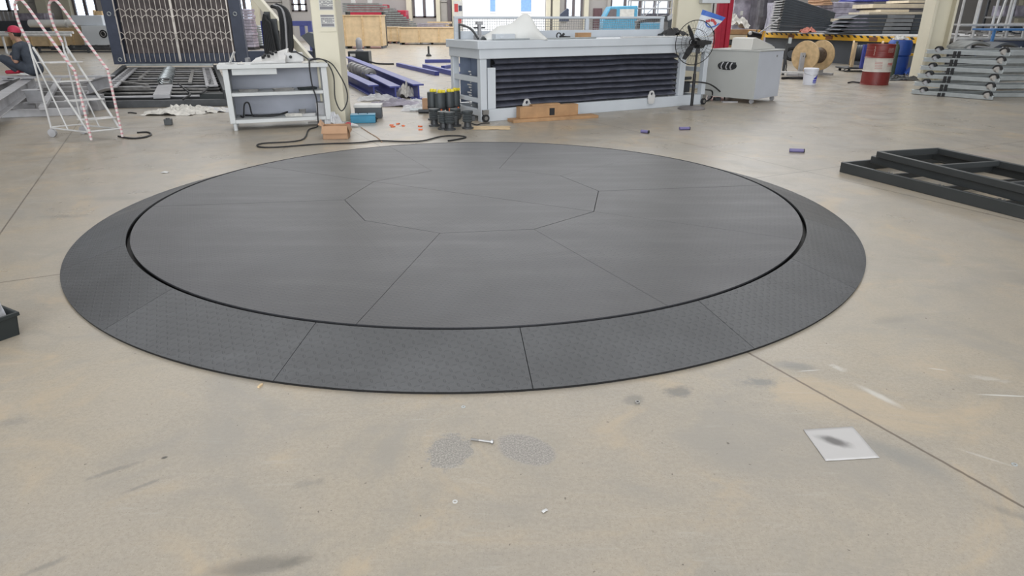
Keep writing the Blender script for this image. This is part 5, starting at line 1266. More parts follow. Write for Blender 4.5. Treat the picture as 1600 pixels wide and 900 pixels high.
MB().lathe([(.12, 0), (.12, .04), (.04, .12), (.04, .4), (0, .42)], n=12).build('post', 'rubber', pp_)
# piled sheets behind the crates
for i, (px0, px1, py0, py1, Y, mt, lb) in enumerate([(536, 600, 4, 19, 40.2, 'skirt2', 'grey stacked sheets on racks above the tall crate'), (600, 650, 12, 42, 47.2, 'skirt2', 'sloping pile of grey wire sheets beside the tall crate'), (652, 700, 36, 43, 45.2, 'wrap', 'low grey pile behind the long crate'), (668, 704, 33, 45, 47.3, 'wood', 'long pale board stack far behind the long crate')]):
    a, b = GY(px0, py1, Y), GY(px1, py0, Y); t = thing('sheet_pile', lb, 'pile', (a.x, Y, 0), 0)
    W1, Z0, Z1 = b.x - a.x, max(a.z, .2), b.z
    for x in (.1, W1 - .2): MB().span((x, .1, 0), (x + .1, .9, Z0)).build('leg', 'dark_steel', t)
    n = max(3, int((Z1 - Z0) / .12))
    for k in range(n):
        f = k / n; z = Z0 + (Z1 - Z0) * f
        MB().span((0, 0, z + .002), (W1 * (1 - (.75 * f if i == 1 else .12 * (k % 2))), 1, z + (Z1 - Z0) / n * .8)).build('sheet', mt, t)
rdm = thing('red_machine', 'red machine rising behind the crates', 'machine', (GY(542, 10, 47.5).x, 47.5, 0), 0)
MB().span((0, 0, 0), (2.6, 1.4, 2.35)).build('machine_body', 'red', rdm, .03); MB().span((2.601, .1, 0), (3.9, 1.3, 2.0)).build('side_unit', 'red', rdm, .05); MB().span((.3, -.02, 2.4), (.6, .3, 3.2)).span((1.4, -.02, 2.4), (1.7, .3, 3.2)).build('column', 'rack_white', rdm)
tk = thing('light_truck', 'light blue three wheeled truck cab behind the white machine', 'truck', (GY(942, 46, 42).x, 42, 0), 0)
MB().extr([(0, 0, .5), (.0, 0, 1.5), (.35, 0, 2.15), (2.0, 0, 2.2), (2.0, 0, .5)], (0, 1.7, 0)).build('cab', 'lightblue', tk, .06)
MB().extr([(.12, -.02, 1.45), (.40, -.02, 2.0), (.75, -.02, 2.0), (.75, -.02, 1.45)], (0, .015, 0)).build('side_window', 'win_frame', tk)
MB().span((.95, -.02, 1.5), (1.8, -.005, 2.0)).build('rear_window', 'paper', tk)
MB().span((2.05, .05, .6), (4.2, 1.6, 1.25)).build('cargo_bed', 'lightblue', tk, .02)
for x in (.5, 3.4):
    MB().cyl((x, 0.0, .3), (x, .2, .3), .3, n=20).cyl((x, 1.5, .3), (x, 1.7, .3), .3, n=20).build('wheel', 'rubber', tk)
MB().beam((.3, .8, .45), (4.1, .8, .45), .5, .12).build('chassis', 'rubber', tk)
ds = thing('dark_cover', 'dark sloping covered machine left of the cream column behind the white machine', 'machine', (GY(1044, 40, 24).x, 24, 0), 0)
MB().extr([(0, 0, 0), (0, 0, 1.42), (.55, 0, 1.78), (1.2, 0, 1.85), (1.2, 0, 0)], (0, 1.2, 0)).build('cover', 'panel_dark', ds, .02)
MB().extr([(-1.0, .2, 1.35), (-1.0, .2, 1.42), (.0, .2, 1.6), (.0, .2, 1.4)], (0, .6, 0)).build('shelf_arm', 'dark_steel', ds)
MB().span((-1.0, .3, 0), (-.9, .7, 1.35)).build('leg', 'dark_steel', ds)
mst = thing('steel_scaffold', 'grey steel scaffold of pipes seen beyond the blue truck', 'scaffold', (GY(985, 20, 47).x, 47, 0), 0)
m_ = MB()
for x in (0, .9, 1.8, 2.7): m_.cyl((x, 0, 0), (x, 0, 4), .04, n=8).cyl((x, 1, 0), (x, 1, 4), .04, n=8)
for z in (1.6, 2.1, 2.6, 3.2): m_.cyl((0, 0, z), (2.7, 0, z), .04, n=8).cyl((0, 1, z), (2.7, 1, z), .04, n=8)
m_.cyl((0.9, 0, 1.6), (2.7, 0, 3.2), .03, n=8)
m_.build('pipes', 'grey_steel', mst)
MB().span((.9, -.02, 1.62), (2.6, 1, 1.8)).build('deck', 'wrap_dark', mst)
dk = thing('dark_bin', 'small dark blue bin on a stand at the window behind the white machine', 'bin', (GY(874, 30, 46).x, 46, 0), 0)
MB().extr([(0, 0, 1.3), (0.05, 0, 1.75), (.5, 0, 2.1), (.6, 0, 2.05), (.62, 0, 1.3)], (0, .5, 0)).build('bin_body', 'navy', dk, .02); MB().span((.1, .1, 0), (.5, .4, 1.3)).build('stand', 'cream_dark', dk)
tb = thing('display_board', 'pink and grey printed board beside the bright opening', 'board', (GY(709, 20, 48).x, 48, 0), 0)
MB().span((0, 0, .2), (.62, .08, 2.6)).build('board', 'paper', tb); MB().span((.05, -.01, 1.9), (.3, -.001, 2.4)).build('print', 'red_print', tb); MB().span((.05, -.01, 1.2), (.5, -.001, 1.6)).build('print', 'red_print', tb); MB().span((.34, -.012, 1.95), (.56, -.002, 2.3)).build('dark_print', 'navy', tb); MB().span((0, -.1, 0), (.62, .2, .2)).build('foot', 'grey_steel', tb)
# ------------------------------------------------------------ right side: drum, bucket, reels, platform
dp = (G(1343, 132) + G(1390, 134)) / 2 + Vector((.10, .22, 0)); dp.z = 0
dr_ = thing('oil_drum', 'dark red and white steel oil drum standing right of the cable reels', 'drum', dp, 0)
RD, HD = .31, .93
def drum_part(z0, z1, name, m, extra=()):
    prof = []; n = 14
    for k in range(n + 1):
        z = z0 + (z1 - z0) * k / n; r = RD
        for zr in (.31, .62): r += .012 * math.exp(-((z - zr) / .012) ** 2)
        r += .0035 * math.sin(z * 130) * (1 if z > .66 and z < .88 else 0)
        prof.append((r, z))
    return MB().lathe(prof, n=40).build(name, m, dr_)
MB().lathe([(0, .01), (RD + .008, 0), (RD + .008, .02), (RD, .025), (RD, .305)], n=40).build('lower_band', 'drum_red', dr_)
drum_part(.305, .62, 'middle_band', 'drum_white'); drum_part(.62, .91, 'upper_band', 'drum_red')
MB().lathe([(RD, .91), (RD + .01, .915), (RD + .01, .93), (RD - .01, .93), (RD - .012, .915), (0, .915)], n=40).build('top_lid', 'drum_red', dr_)
def on_drum(m_, ang, z, w_, h_, r=RD + .004):
    a = R(ang); c = Vector((r * math.cos(a), r * math.sin(a), z)); return m_.box(c, (w_, .006, h_), a + PI / 2)
m_ = MB(); rn = random.Random(5)
for ch in range(5):     # five red printed characters
    for k in range(5): on_drum(m_, -74 + ch * 7.0 + rn.uniform(-2, 2), .49 + (k - 2) * .011, .026 if k % 2 else .012, .005)
    on_drum(m_, -74 + ch * 7.0, .49, .005, .045)
for ch in range(5): on_drum(m_, -74 + ch * 7, .445, .02, .008)
m_.build('lettering', 'red_print', dr_)
m_ = MB()
for k in range(5):
    for j in range(6): on_drum(m_, -128 + j * 5 + k * .6, .53 - k * .035, .018, .008)
m_.build('lettering', 'red_print', dr_)
m_ = MB()
for k in range(4):
    for j in range(6): on_drum(m_, -84 + j * 5, .84 - k * .028, .017, .006)
for k in range(7): on_drum(m_, -141 + (k % 2), .87 - k * .03, .014, .015)
m_.build('pale_lettering', 'drum_white', dr_)
bk = thing('paint_bucket', 'white plastic bucket with blue print on the floor before the cable reels', 'bucket', G(1268, 133) + Vector((0, .15, 0)), R(0))
MB().lathe([(0, 0), (.145, 0), (.165, .33), (.0, .33)], n=32).build('pail', 'bucket', bk)
MB().lathe([(.172, .325), (.176, .34), (.176, .375), (.165, .385), (0, .385)], n=32).build('lid', 'bucket', bk)
m_ = MB()
def curvepatch(a0, a1, z0, z1, skew=0, r=.163):
    n = 8; vs = []
    for k in range(n + 1):
        a = R(a0 + (a1 - a0) * k / n); t = k / n
        for z in (z0, z1 + skew * t): rr = .145 + .02 * z / .33 + .003; vs.append((rr * math.cos(a), rr * math.sin(a), z))
    return vs, [(2 * k, 2 * k + 2, 2 * k + 3, 2 * k + 1) for k in range(n)]
m_.add(*curvepatch(-80, -36, .13, .15, .10)); m_.add(*curvepatch(-84, -38, .045, .065)); m_.add(*curvepatch(-84, -38, .08, .115))
m_.build('printed_mark', 'blue_print', bk)
MB().tube([(-.175, 0, .33), (-.17, -.04, .27), (-.1, -.15, .24), (0, -.19, .235), (.1, -.15, .24), (.17, -.04, .27), (.175, 0, .33)], .004, 5, 4).build('handle', 'steel', bk)

# cable reels
rc = G(1268, 119) + Vector((0, .1, 0)); ax_ = Vector((math.sin(R(54)), math.cos(R(54)), 0))
re_ = thing('cable_reel', 'wooden cable reel with brown wire on a grey stand, left of the oil drum', 'cable reel', rc, 0)
RZ, RR = .50, .40
for s in (0.0, .78):
    MB().lathe([(.045, 0), (RR, 0), (RR + .004, .01), (RR + .004, .045), (RR, .055), (.045, .055), (.045, 0)], Vector((-.28, -.1, RZ + .03)) + ax_ * s, ax_, 40).build('flange', 'reelwood', re_)
MB().lathe([(.20, .0)] + [(.20 + .012 * (k % 2), .02 + k * .035) for k in range(20)] + [(.20, .72)], Vector((-.28, -.1, RZ + .03)) + ax_ * .056, ax_, 28).build('wound_wire', 'wire', re_)
MB().cyl(Vector((-.28, -.1, RZ + .03)) - ax_ * .12, Vector((-.28, -.1, RZ + .03)) + ax_ * 1.0, .035, n=12).build('axle', 'dark_steel', re_)
for s in (-.10, .93):
    b = Vector((-.28, -.1, 0)) + ax_ * s; MB().box(b + Vector((0, 0, .31)), (.13, .06, .62), R(10)).build('stand_post', 'grey_steel', re_, .005)
    MB().box(b + Vector((0, 0, .03)), (.7, .12, .06), R(-43)).build('stand_foot', 'grey_steel', re_, .005)
sb = thing('stand_bar', 'pale steel bar on short legs on the floor before the wooden reel', 'bar', G(1213, 121), 0)
MB().beam((0, 0, .14), G(1262, 122) - G(1213, 121) + Vector((0, 0, .14)), .10, .05).build('bar', 'rack_white', sb, .004)
for k in (.03, .97): p = (G(1262, 122) - G(1213, 121)) * k; MB().box(p + Vector((0, 0, .06)), (.08, .08, .12)).build('leg', 'rack_white', sb)
hr = thing('hose_reel', 'black hose coiled on a dark post left of the wooden reel', 'hose reel', G(1223, 117), 0)
MB().span((-.03, -.03, 0), (.03, .03, .85)).build('post', 'dark_steel', hr)
MB().span((.02, -.02, .84), (.10, .02, 1.0)).build('bracket', 'zinc', hr)
m_ = MB()
for k in range(9): m_.ring((.16 + .008 * (k % 3), -.06 + .022 * k, .58 - .03 * (k % 2)), .17 - .012 * (k % 4), .016, (.35, 1, 0), 22, 5)
m_.build('hose', 'rubber', hr)
MB().tube([(.02, 0, .45), (.05, -.05, .25), (.06, -.05, .12), (.2, -.1, .03), (.5, -.1, .02)], .016, 6, 4).build('hose_end', 'rubber', hr)
single('black_hose_heap', MB().tube([(0, 0, .03), (.2, .1, .03), (.4, -.05, .04), (.6, .05, .03), (.8, 0, .03)], .035, 6, 4), 'rubber', 'dark hose end lying on the floor between cabinet and bucket', 'hose', G(1222, 124))
rc2 = G(1342, 112)
re2 = thing('cable_reel', 'smaller reel of dark cable with a blue upright, partly behind the oil drum', 'cable reel', rc2 + Vector((-.20, .1, .12)), 0)
for x in (.0, .78): MB().lathe([(.03, 0), (.36, 0), (.36, .05), (.03, .05), (.03, 0)], (x * .9, .2 - x * .43, .40), (.9, -.43, 0), 30).build('flange', 'reelwood', re2)
MB().lathe([(.23 + .01 * (k % 2), k * .03) for k in range(24)], (.05, .18, .40), (.9, -.43, 0), 26).build('wound_cable', 'panel_dark', re2)
MB().box((.10, -.42, .33), (.14, .07, .66), R(8)).build('upright', 'navy_blue', re2, .004) if 'navy_blue' in M else MB().box((.10, -.42, .33), (.14, .07, .66), R(8)).build('upright', 'blue_beam', re2, .004)
MB().box((-.06, -.1, .36), (.09, .06, .70), R(8)).build('upright', 'wood', re2, .004)
ct = thing('flat_cart', 'low dark cart on small wheels carrying the smaller cable reel', 'cart', rc2 + Vector((-.45, -.12, 0)), 0)
MB().span((0, 0, .08), (1.4, .75, .12)).build('deck', 'dark_steel', ct, .005)
for x in (.12, 1.28):
    for y in (.08, .67): MB().cyl((x, y - .02, .04), (x, y + .02, .04), .04, n=12).build('wheel', 'rubber', ct)
MB().tube([(.05, -.01, .1), (-.08, -.05, .08), (-.1, -.1, .03), (.06, -.14, .03)], .014, 6, 4).build('handle', 'rubber', ct)
single('black_hose', MB().tube([(0, 0, .02), (.15, .08, .03), (.3, 0, .02), (.45, .03, .02)], .02, 6, 4), 'rubber', 'short dark hose end at the left foot of the oil drum', 'hose', G(1325, 130.5))
# blue barrel and bits behind the drum
bb_ = thing('plastic_barrel', 'blue plastic barrel standing behind the red oil drum', 'barrel', G(1406, 117) + Vector((0, .3, 0)), 0)
MB().lathe([(0, 0), (.27, 0), (.29, .05), (.29, .48), (.27, .50)], n=28).build('lower_body', 'blue_plastic', bb_); MB().lathe([(.27, .50), (.31, .53), (.31, .86), (.27, .93), (0, .93)], n=28).build('upper_body', 'blue_plastic', bb_)
single('white_bag', MB().crumple(.4, .3, .12, 88), 'paper', 'small white bag lying on top of the blue barrel', 'bag', bb_.location + Vector((-.05, 0, .932)))
gc_ = thing('gas_cylinder', 'thin dark green gas cylinder between the oil drum and the blue barrel', 'cylinder', G(1391, 119) + Vector((0, .0, 0)), 0)
MB().lathe([(0, 0), (.09, 0), (.09, .75), (.06, .84), (.03, .86), (.03, .92), (0, .92)], n=18).build('cylinder_body', mat('dark_green', (.05, .08, .06), .5), gc_)
single('blue_bag', MB().crumple(.8, .5, .4, 91), 'blue_plastic', 'crumpled blue bag on the floor left of the zinc trusses', 'bag', G(1434, 118) + Vector((0.1, .1, 0)))
single('yellow_bar', MB().beam((0, 0, .45), (1.1, .1, .52), .06, .06).box((.1, 0, .22), (.05, .05, .45)).box((1.0, .1, .24), (.05, .05, .5)), 'yellow', 'short yellow bar on legs behind the blue bag', 'bar', G(1412, 116) + Vector((0, .9, 0)))
single('scrap_heap', MB().crumple(1.0, .4, .12, 95), 'dark_steel', 'flat heap of dark scrap on the floor between drum and zinc trusses', 'scrap', G(1405, 125))

# yellow striped lift platform
pL, pR = G(1188, 49, 1.0), G(1450, 56.5, 1.0)
prz = math.atan2(pR.y - pL.y, pR.x - pL.x); PL = (pR - pL).length
po = Vector((pL.x, pL.y, 0)); pt = thing('lift_platform', 'lift platform with yellow and black striped edge and grey skirt', 'platform', po, prz)
MB().span((0, 0.0, .96), (PL, 4.2, 1.0)).build('deck', 'rack_white', pt)
hz = stripes_material('hazard_edge', (0.72, 0.40, 0.03), (0.02, 0.02, 0.02), 0, 0.30, R(55), 0.42, lo=.885)
MB().span((0, -.05, .78), (PL, -.001, .96)).build('striped_edge', hz, pt, .003)
MB().span((-.05, 0, .78), (-.001, 4.2, .96)).build('end_edge', 'yellow', pt, .003)
m_ = MB()
for k in range(1, 4): m_.box((PL * k / 4, -.06, .86), (.34, .02, .12))
m_.build('edge_brackets', mat('rusty_bracket', (.20, .08, .03), .6), pt)
MB().span((.2, .15, .0), (PL - .2, .25, .779)).build('skirt', 'skirt', pt)
MB().span((.2, .26, .0), (PL - .2, 4.0, .70)).build('base_box', 'skirt', pt)
Pt = lambda x, y, z: po + Matrix.Rotation(prz, 3, 'Z') @ Vector((x, y, z))
# stack of dark folded panels (left, high)
def qpos(px, py, Y): return GY(px, py, Y)
n1 = 13
for k in range(n1):
    f = k / (n1 - 1); Yk = 27.0
    a = GY(1216 + 11 * f, 48 - 50 * f, Yk); b = GY(1297 + 8 * f, 48 - 26 * f, Yk)
    a.z = max(a.z, 1.001); b.z = max(b.z, 1.001)
    d = b - a; t = thing('folded_panel', 'dark folded panel leaning on the lift platform, %s of its stack' % (['bottom one', 'second from bottom', 'third from bottom', 'fourth from bottom', 'fifth from bottom', 'sixth from bottom', 'middle one', 'sixth from top', 'fifth from top', 'fourth from top', 'third from top', 'second from top', 'top one'][k]), 'panel', a, 0, 'dark panels leaning on the lift platform')
    MB().extr([(0, 0, 0), (d.x, 0, d.z), (d.x + .02, 0, d.z + .045), (.02, 0, .088)], (.25, 1.6, 0)).build('sheet', 'panel_dark', t, .010)
    MB().extr([(-.09, 0, .0), (.02, 0, .01), (.02, 0, .055), (-.05, 0, .045)], (.25, 1.6, 0)).build('folded_edge', 'mid_steel', t)
# lower trays, right
n2 = 5
for k in range(n2):
    z = 1.002 + k * .125; Y = 24.2
    a = GY(1308 + k * 4.0, 49, Y); b = GY(1378 + k * .8, 49, Y)
    t = thing('steel_tray', 'dark steel tray with slanted end on the lift platform, %s' % ['bottom of its stack', 'second of its stack', 'middle of its stack', 'fourth of its stack', 'top of its stack'][k], 'tray', (a.x, Y, z), 0, 'dark trays stacked on the lift platform')
    W1 = b.x - a.x
    MB().extr([(0, 0, 0), (.30, 0, .10), (W1, 0, .10), (W1, 0, .01), (.34, 0, .02), (.05, 0, .0)], (.1, 1.4, 0)).build('tray_body', 'panel_dark', t, .003)
    MB().span((W1 + .02, 0, .005), (W1 + .95, 1.3, .10)).build('side_tray', 'grey_tray', t, .004)
    MB().span((W1 + .98, .02, .005), (W1 + 1.6, 1.3, .112)).build('end_tray', 'panel_dark', t, .004)
for i, (x0, x1, yy, w_, lb) in enumerate([(1309, 1332, 31.5, .10, 'pale board end between the two dark stacks'), (1358, 1445, 22, .07, 'lower pale board above the dark trays'), (1376, 1420, 18.5, .08, 'short pale board above the lower one'), (1364, 1446, 9.5, .13, 'thick pale board across the wrapped bundles'), (1420, 1446, 2.5, .08, 'topmost pale board right of the wrapped bundles')]):
    YY_ = (26.4, 24.3, 24.5, 24.9, 25.0)[i]; a, b = GY(x0, yy, YY_), GY(x1, yy, YY_); a.z = (a.z, 1.625 + .07, 1.70 + .08, a.z, a.z)[i]; a.z -= (0, w_ / 2, w_ / 2, 0, 0)[i]
    single('timber_board', MB().span((0, 0, 0), (b.x - a.x, 1.5, w_)), 'board_pale', lb, 'board', (a.x, YY_, a.z - w_ / 2), 0, 'pale boards on the lift platform load', bevel=.004)
for i, (x0, x1, y0, y1, Y, mt, lb) in enumerate([(1300, 1366, 3, 28, 28.6, 'wrap', 'grey purple wrapped bundle behind the dark trays'), (1370, 1444, 13, 18.5, 24.8, 'wrap_dark', 'dark wrapped bundle between the pale boards'), (1338, 1392, -12, 2.5, 28.5, 'wrap_blue', 'blue tarpaulin bundle on top of the wrapped bundle'), (1286, 1303, -5, 8, 28.5, 'card', 'small brown wrapped bundle left of the blue tarpaulin')]):
    a, b = GY(x0, y1, Y), GY(x1, y0, Y)
    z0 = 1.003 if i < 1 else (1.76 if i == 1 else a.z); z1 = b.z
    t = thing('wrapped_bundle', lb, 'bundle', (a.x, Y, z0), 0)
    m_ = MB(); n = 5
    hh_ = (z1 - z0) / n
    for k in range(n): m_.box(((b.x - a.x) / 2 + .03 * math.sin(k * 2.3), .8, hh_ * (k + .5)), (b.x - a.x + .05 * math.cos(k * 1.7), 1.5, hh_ * 1.04))
    m_.build('wrapped_load', mt, t, .04)
single('red_bundle', MB().crumple(.6, .4, .18, 15), mat('red_orange_rope', (.45, .16, .12), .7, 0, .4, 14), 'tangle of red rope on the edge of the lift platform', 'rope', Vector((GY(1263, 47, 26.5).x, 26.5, 1.002)))

# shrink wrapped pallets behind the cabinet
for i, (x0, x1, y0, Y, mt, lb) in enumerate([(1141, 1180, -14, 26.5, 'wrap', 'tall grey purple shrink wrapped pallet behind the control cabinet'), (1181, 1204, -14, 25.2, 'wrap_dark', 'narrow dark wrapped pallet beside the grey purple one'), (1203, 1230, 4, 31.5, 'wrap', 'grey wrapped pallet behind the dark folded panels'), (1190, 1232, -30, 33, 'wrap_dark', 'dark wrapped pallet farthest back behind the folded panels')]):
    a, b = GY(x0, 60, Y), GY(x1, y0, Y); W1 = b.x - a.x; H1 = b.z
    t = thing('wrapped_pallet', lb, 'pallet', (a.x, Y, 0), 0, 'shrink wrapped pallets')
    MB().span((0, 0, 0), (W1, 1.1, .14)).build('pallet_base', 'wood2', t)
    m_ = MB(); nu, nv = 24, 26; vs = []; rn = random.Random(i)
    for j in range(nv + 1):
        z = .142 + (H1 - .142) * j / nv
        for k in range(nu):
            an = 2 * PI * k / nu; cx_, cy_ = math.cos(an), math.sin(an); s_ = 1 / max(abs(cx_), abs(cy_)) ** .85
            bul = 1 + .07 * noise.noise((cx_ * 1.5, cy_ * 1.5, z * 1.6 + i * 9)) + .03 * math.sin(z * 9) - (.10 if j == nv else 0)
            vs.append((W1 / 2 + W1 / 2 * .97 * cx_ * s_ * bul, .55 + .52 * cy_ * s_ * bul, z))
    fs = [(j * nu + k, j * nu + (k + 1) % nu, (j + 1) * nu + (k + 1) % nu, (j + 1) * nu + k) for j in range(nv) for k in range(nu)] + [tuple(nv * nu + k for k in range(nu))]
    m_.add(vs, fs).build('wrapped_load', mt, t, sharp=60)
    if i == 0: MB().span((W1 * .36, -.03, GY(1156, 24, Y).z), (W1 * .50, -.015, GY(1156, 17, Y).z)).build('label', 'paper', t)
sbu = thing('strap_bundle', 'yellowish bundle of long rods leaning behind the console', 'bundle', G(1150, 108), 0); rn = random.Random(4)
for k in range(14):
    x = .04 * k; MB().beam((x, 0, .0), (x + .35, .25, 1.12 + .05 * rn.random()), .035, .03).build('rod', ['wire', 'reelwood', 'wood2'][k % 3] if k % 4 else 'yellow', sbu)
lm = thing('dark_ball', 'dark ball with painted white highlight behind the console', 'sphere', GY(1172, 54, 20.5) * 1.0, 0); lz = lm.location.z; lm.location.z = 0
MB().cyl((0, 0, lz), (.35, .2, lz - .05), .11, .09, 18).build('ball_body', 'fan_black', lm); MB().ball((-.01, -.03, lz + .04), .055).build('painted_highlight', 'rack_white', lm); MB().cyl((.2, .12, 0), (.2, .12, lz - .08), .03, n=8).build('stand', 'dark_steel', lm); MB().cyl((.25, .1, lz), (.85, .1, lz + .45), .02, n=8).build('arm', 'grey_steel', lm)  # small white ball stands in for the highlight on the dark ball
MB().lathe([(.2, 0), (.2, .03), (.03, .05)], (.2, .12, 0), n=16).build('base', 'dark_steel', lm)
single('brown_bag', MB().crumple(1.1, .6, .5, 61), 'film_white', 'pale brown sack lying on the stack right of the red post', 'sack', GY(1146, 42, 24) + Vector((0, .2, -.05)))
st = thing('timber_stack', 'low stack of dark and pale timbers right of the red post', 'stack', (GY(1130, 60, 24).x, 24, 0), 0)
for k in range(7): MB().span((0, 0, .002 + k * .165), (1.25, 1.0, .15 + k * .165)).build('timber', ['wood2', 'dark_steel', 'board_pale'][k % 3], st, .01)

# cream H column, right
c3 = thing('steel_column', 'broad cream H-section column rising behind the zinc trusses at the right', 'column', (GY(1432, 110, 18.2).x, 18.2, 0), R(-8))
MB().span((-.02, -.30, 0), (.05, .35, 8.9)).build('flange', 'cream', c3, .004)
MB().span((.051, .02, 0), (.50, .06, 8.9)).build('web', 'cream', c3)
MB().span((.501, -.20, 0), (.56, .30, 8.9)).build('flange', 'cream', c3, .004)

# ------------------------------------------------------------ stacked zinc scissor arms
def c_beam(m_, p, q, w_, h_, side=1, t_=.012):
    p, q = Vector(p), Vector(q); up = Vector((0, 0, 1)); d = (q - p).normalized(); s_ = d.cross(up).normalized() * side
    m_.beam(p, q, t_, h_); m_.beam(p + up * (h_ / 2 - t_ / 2) - s_ * w_ / 2, q + up * (h_ / 2 - t_ / 2) - s_ * w_ / 2, w_, t_); m_.beam(p - up * (h_ / 2 - t_ / 2) - s_ * w_ / 2, q - up * (h_ / 2 - t_ / 2) - s_ * w_ / 2, w_, t_); return m_
z0 = G(1550, 157)
tr = thing('scissor_linkage', 'x', 'steel linkage', z0, 0, 'stack of zinc scissor arms')
A1_ = G(1424, 147) - z0; B1_ = Vector((0, 0, 0)); M1_ = A1_.lerp(B1_, .38)
C1_ = Vector((2.6, .55, 0)); D1_ = A1_ + Vector((3.2, .65, 0)); E1_ = M1_ + Vector((.0, .0, 0))
hb_ = .078; zz = Vector((0, 0, .048))
c_beam(MB(), A1_ + zz, B1_ + zz, .06, hb_, 1).build('front_arm', 'zinc', tr, .003)
c_beam(MB(), B1_ + zz + Vector((.03, .04, .0)), Vector((.35, .55, 0)) + zz, .05, hb_, 1).build('end_arm', 'zinc', tr, .003)
c_beam(MB(), Vector((.35, .55, .0)) + zz, C1_ + zz, .06, hb_, 1).build('rear_arm', 'zinc', tr, .003)
c_beam(MB(), M1_ + zz + Vector((.07, .08, 0)), Vector((2.5, 1.05, 0)) + zz, .08, hb_, 1).build('middle_arm', 'zinc', tr, .003)
c_beam(MB(), A1_ + zz + Vector((.08, .1, 0)), D1_ + zz + Vector((0, .5, 0)), .06, hb_, 1).build('far_arm', 'zinc', tr, .003)
hd_ = (B1_ - A1_).normalized()
m_ = MB().box(M1_ + Vector((-.06, -.03, .01)), (.05, .03, .13), math.atan2(hd_.y, hd_.x)).box(M1_ + Vector((.02, -.05, .01)), (.05, .03, .13), math.atan2(hd_.y, hd_.x)); m_.build('pivot_bracket', 'rubber', tr)
def half_ring(c, r, th, wd, name):
    m_ = MB(); n = 12; vs = []
    nrm = Vector((hd_.y, -hd_.x, 0)).normalized()
    for k in range(n + 1):
        a = PI * k / n - .15
        for rr in (r, r - th):
            for w_ in (-wd / 2, wd / 2): vs.append(Vector(c) + hd_ * (rr * math.cos(a)) + Vector((0, 0, rr * math.sin(a))) + nrm * w_)
    fs = []
    for k in range(n):
        o = k * 4; e = o + 4; fs += [(o, o + 1, e + 1, e), (o + 2, e + 2, e + 3, o + 3), (o, e, e + 2, o + 2), (o + 1, o + 3, e + 3, e + 1)]
    m_.add(vs, fs); m_.build(name, 'rubber', tr)
half_ring(B1_.lerp(A1_, .06) + Vector((0, .02, .088)), .085, .026, .07, 'pad')
MB().cyl(B1_.lerp(A1_, .06) + Vector((-.0, -.02, .088)), B1_.lerp(A1_, .06) + Vector((0, .05, .088)), .058, n=16).build('pad_core', 'cream_dark', tr)
half_ring(A1_.lerp(B1_, .16) + Vector((0, .03, .088)), .075, .03, .10, 'pad')
MB().cyl(A1_.lerp(B1_, .14) + Vector((0, -.02, .088)), A1_.lerp(B1_, .14) + Vector((0, .06, .088)), .046, n=14).build('pad_core', 'grey_steel', tr)
words = ['bottom arm of the zinc stack, on the floor', 'second zinc arm from the floor', 'third zinc arm from the floor', 'third zinc arm from the top', 'second zinc arm from the top', 'top arm of the zinc stack with free black pads']
tr['label'] = 'zinc scissor arm with black pads, ' + words[0]
for k in range(1, 6):
    # each arm lies a little back and right of the one below
    dup(tr, Vector(z0) + Vector((.055 * k - .01, .045 * k, .160 * k)), 0, 'zinc scissor arm with black pads, ' + words[k])

# ------------------------------------------------------------ white rack, blue cart, curved plates at the far right
rk0 = GY(1486, 88, 20.2); rk = thing('tube_rack', 'tall rack of white tubes behind the zinc arms at the right edge', 'rack', (rk0.x, 20.2, 0), R(6))
for k in range(7):
    x = k * .52; MB().cyl((x, 0, 0), (x, 0, 3.0), .035, n=10).build('tube', 'rack_white', rk)
    if k % 2 == 0: MB().cyl((x + .16, .9, 0), (x + .16, .9, 3.0), .035, n=10).build('tube', 'rack_white', rk)
for z in (.95, 1.32, 2.4): MB().cyl((0, -.04, z), (3.3, -.04, z), .035, n=10).build('rail', 'rack_white', rk)
for z in (.95, 1.32): MB().cyl((.1, .86, z), (3.3, .86, z), .03, n=10).build('rail', 'rack_white', rk)
rn = random.Random(8)
for k in range(12):
    d = Vector((.2 + rn.uniform(-.3, .5), .72, .01 * (k % 3)))
    p = rk.location + Matrix.Rotation(R(6), 3, 'Z') @ Vector((.15 + k * .24, .1, 1.0 + .01 + .045 * (k % 3)))
    single('loose_rod', MB().beam((0, 0, .03), d + Vector((0, 0, .03)), .07, .05), 'mid_steel', 'short worn grey rod lying across the white tube rack', 'rod', p, R(6), 'rods lying on the white rack')
pf = thing('plate_frame', 'white rectangular tube frame leaning in the rack', 'frame', Vector((rk0.x + 2.0, 21.5, 0)), R(6))
m_ = MB()
for a, b in (((0, 0, 1.35), (0.1, 0, 2.25)), ((.95, 0, 1.35), (1.05, 0, 2.25)), ((.1, 0, 2.25), (1.05, 0, 2.25)), ((0, 0, 1.35), (.95, 0, 1.35))): m_.beam(a, b, .05, .05)
m_.build('tube_frame', 'rack_white', pf); MB().beam((0, .02, 0), (0, .02, 1.33), .05, .05).beam((.95, .02, 0), (.95, .02, 1.33), .05, .05).build('leg', 'rack_white', pf)
bc = thing('blue_cart', 'blue steel cart in front of the white rack at the right edge', 'cart', (GY(1545, 80, 19.2).x, 19.2, 0), 0)
ztop = GY(1580, 48, 19.2).z
for x in (.0, 1.0, 2.1): MB().span((x, 0, .12), (x + .06, .06, ztop)).build('post', 'cart_blue', bc, .003)
MB().span((-.02, -.02, ztop + .001), (2.2, .9, ztop + .05)).build('top_frame', 'cart_blue', bc, .004)
MB().span((.07, .02, .45), (2.1, .85, .50)).build('shelf', 'cart_blue', bc, .004)
m_ = MB()
for k in range(6): m_.beam((.35 + k * .1, .1, .52), (.43 + k * .1, .1, .78), .03, .03)
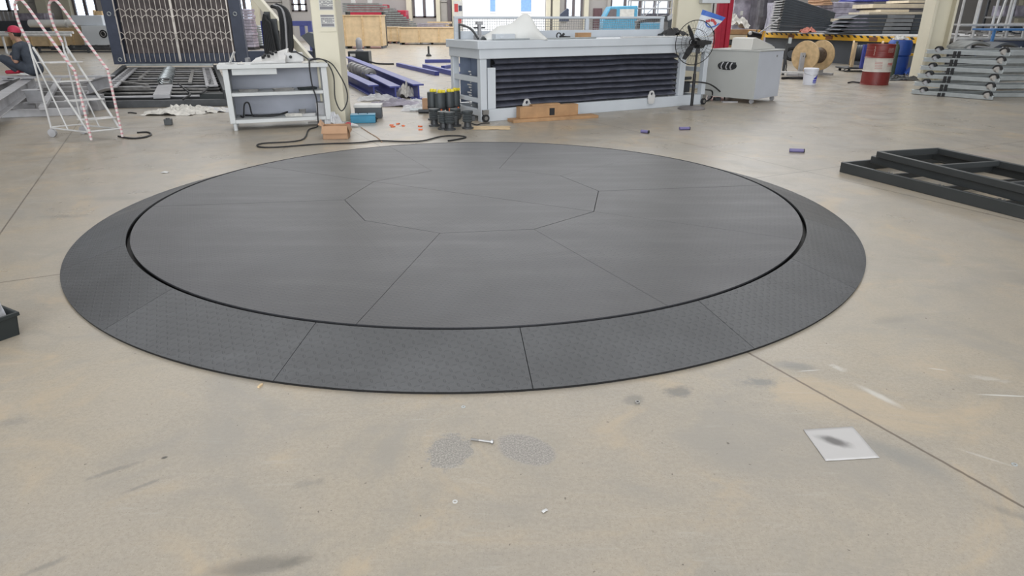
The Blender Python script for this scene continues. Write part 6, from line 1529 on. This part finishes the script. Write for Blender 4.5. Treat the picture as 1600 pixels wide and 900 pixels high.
m_.build('tools', 'rack_white', bc); MB().span((.3, .15, .501), (2.0, .8, .92)).build('load', 'navy', bc, .01)
for x in (.03, 2.13): MB().cyl((x, .03, .06), (x, .08, .06), .06, n=14).build('wheel', 'rubber', bc)
for i, (px, py, w_, lb) in enumerate([(1502, 76, .62, 'grey curved plate lying on dark blocks left of the blue cart'), (1532, 72, .6, 'darker curved plate right of the grey one')]):
    p = GY(px, py, 16.6); t = thing('curved_plate', lb, 'plate', (p.x + .05 + i * .25, 16.6, 0), R(0)); pts = []
    zt = GY(px, 68 if i == 0 else 70, 16.6).z
    n = 10; pr = [(w_ * k / n, 0, zt + .10 * math.sin(PI * k / n) ** 1 - .08 + (.06 * k / n)) for k in range(n + 1)]
    MB().extr(pr + [(a, b, c - .05) for a, b, c in pr[::-1]], (.15, .9, 0)).build('plate', ['skirt2', 'skirt'][i], t)
    MB().span((.25, .3, 0), (w_ - .1, .9, zt - .14)).build('block', 'dark_steel', t, .01)
wb2 = thing('rear_shelving', 'dark shelving with grey parts standing behind the white rack', 'shelving', (16.9, 24.6, 0), R(3))
for z in (.3, .9, 1.5, 2.1): MB().span((0, 0, z), (4.8, .8, z + .06)).build('shelf', 'mid_steel', wb2)
for x in (0, 2.4, 4.75): MB().span((x, 0, 0), (x + .07, .07, 2.9)).span((x, .73, 0), (x + .07, .8, 2.9)).build('upright', 'dark_steel', wb2)
rn = random.Random(2)
for z in (.362, .962, 1.562, 2.162):
    x = .15
    while x < 4.2:
        w_ = rn.uniform(.3, .6); kk = rn.random() < .5; hh_ = rn.uniform(.22, .36)
        p = Vector((16.9, 24.6, 0)) + Matrix.Rotation(R(3), 3, 'Z') @ Vector((x + w_ / 2, .4, z + hh_ / 2))
        if (p.x / p.y) < .80: single('storage_box', MB().box((0, 0, 0), (w_ * .85, .6, hh_)), 'panel_dark' if kk else 'wrap', ('dark' if kk else 'pale grey') + ' box stored on the dark shelving behind the white rack', 'box', p, R(3), 'boxes on the rear shelving', bevel=.01)
        x += w_
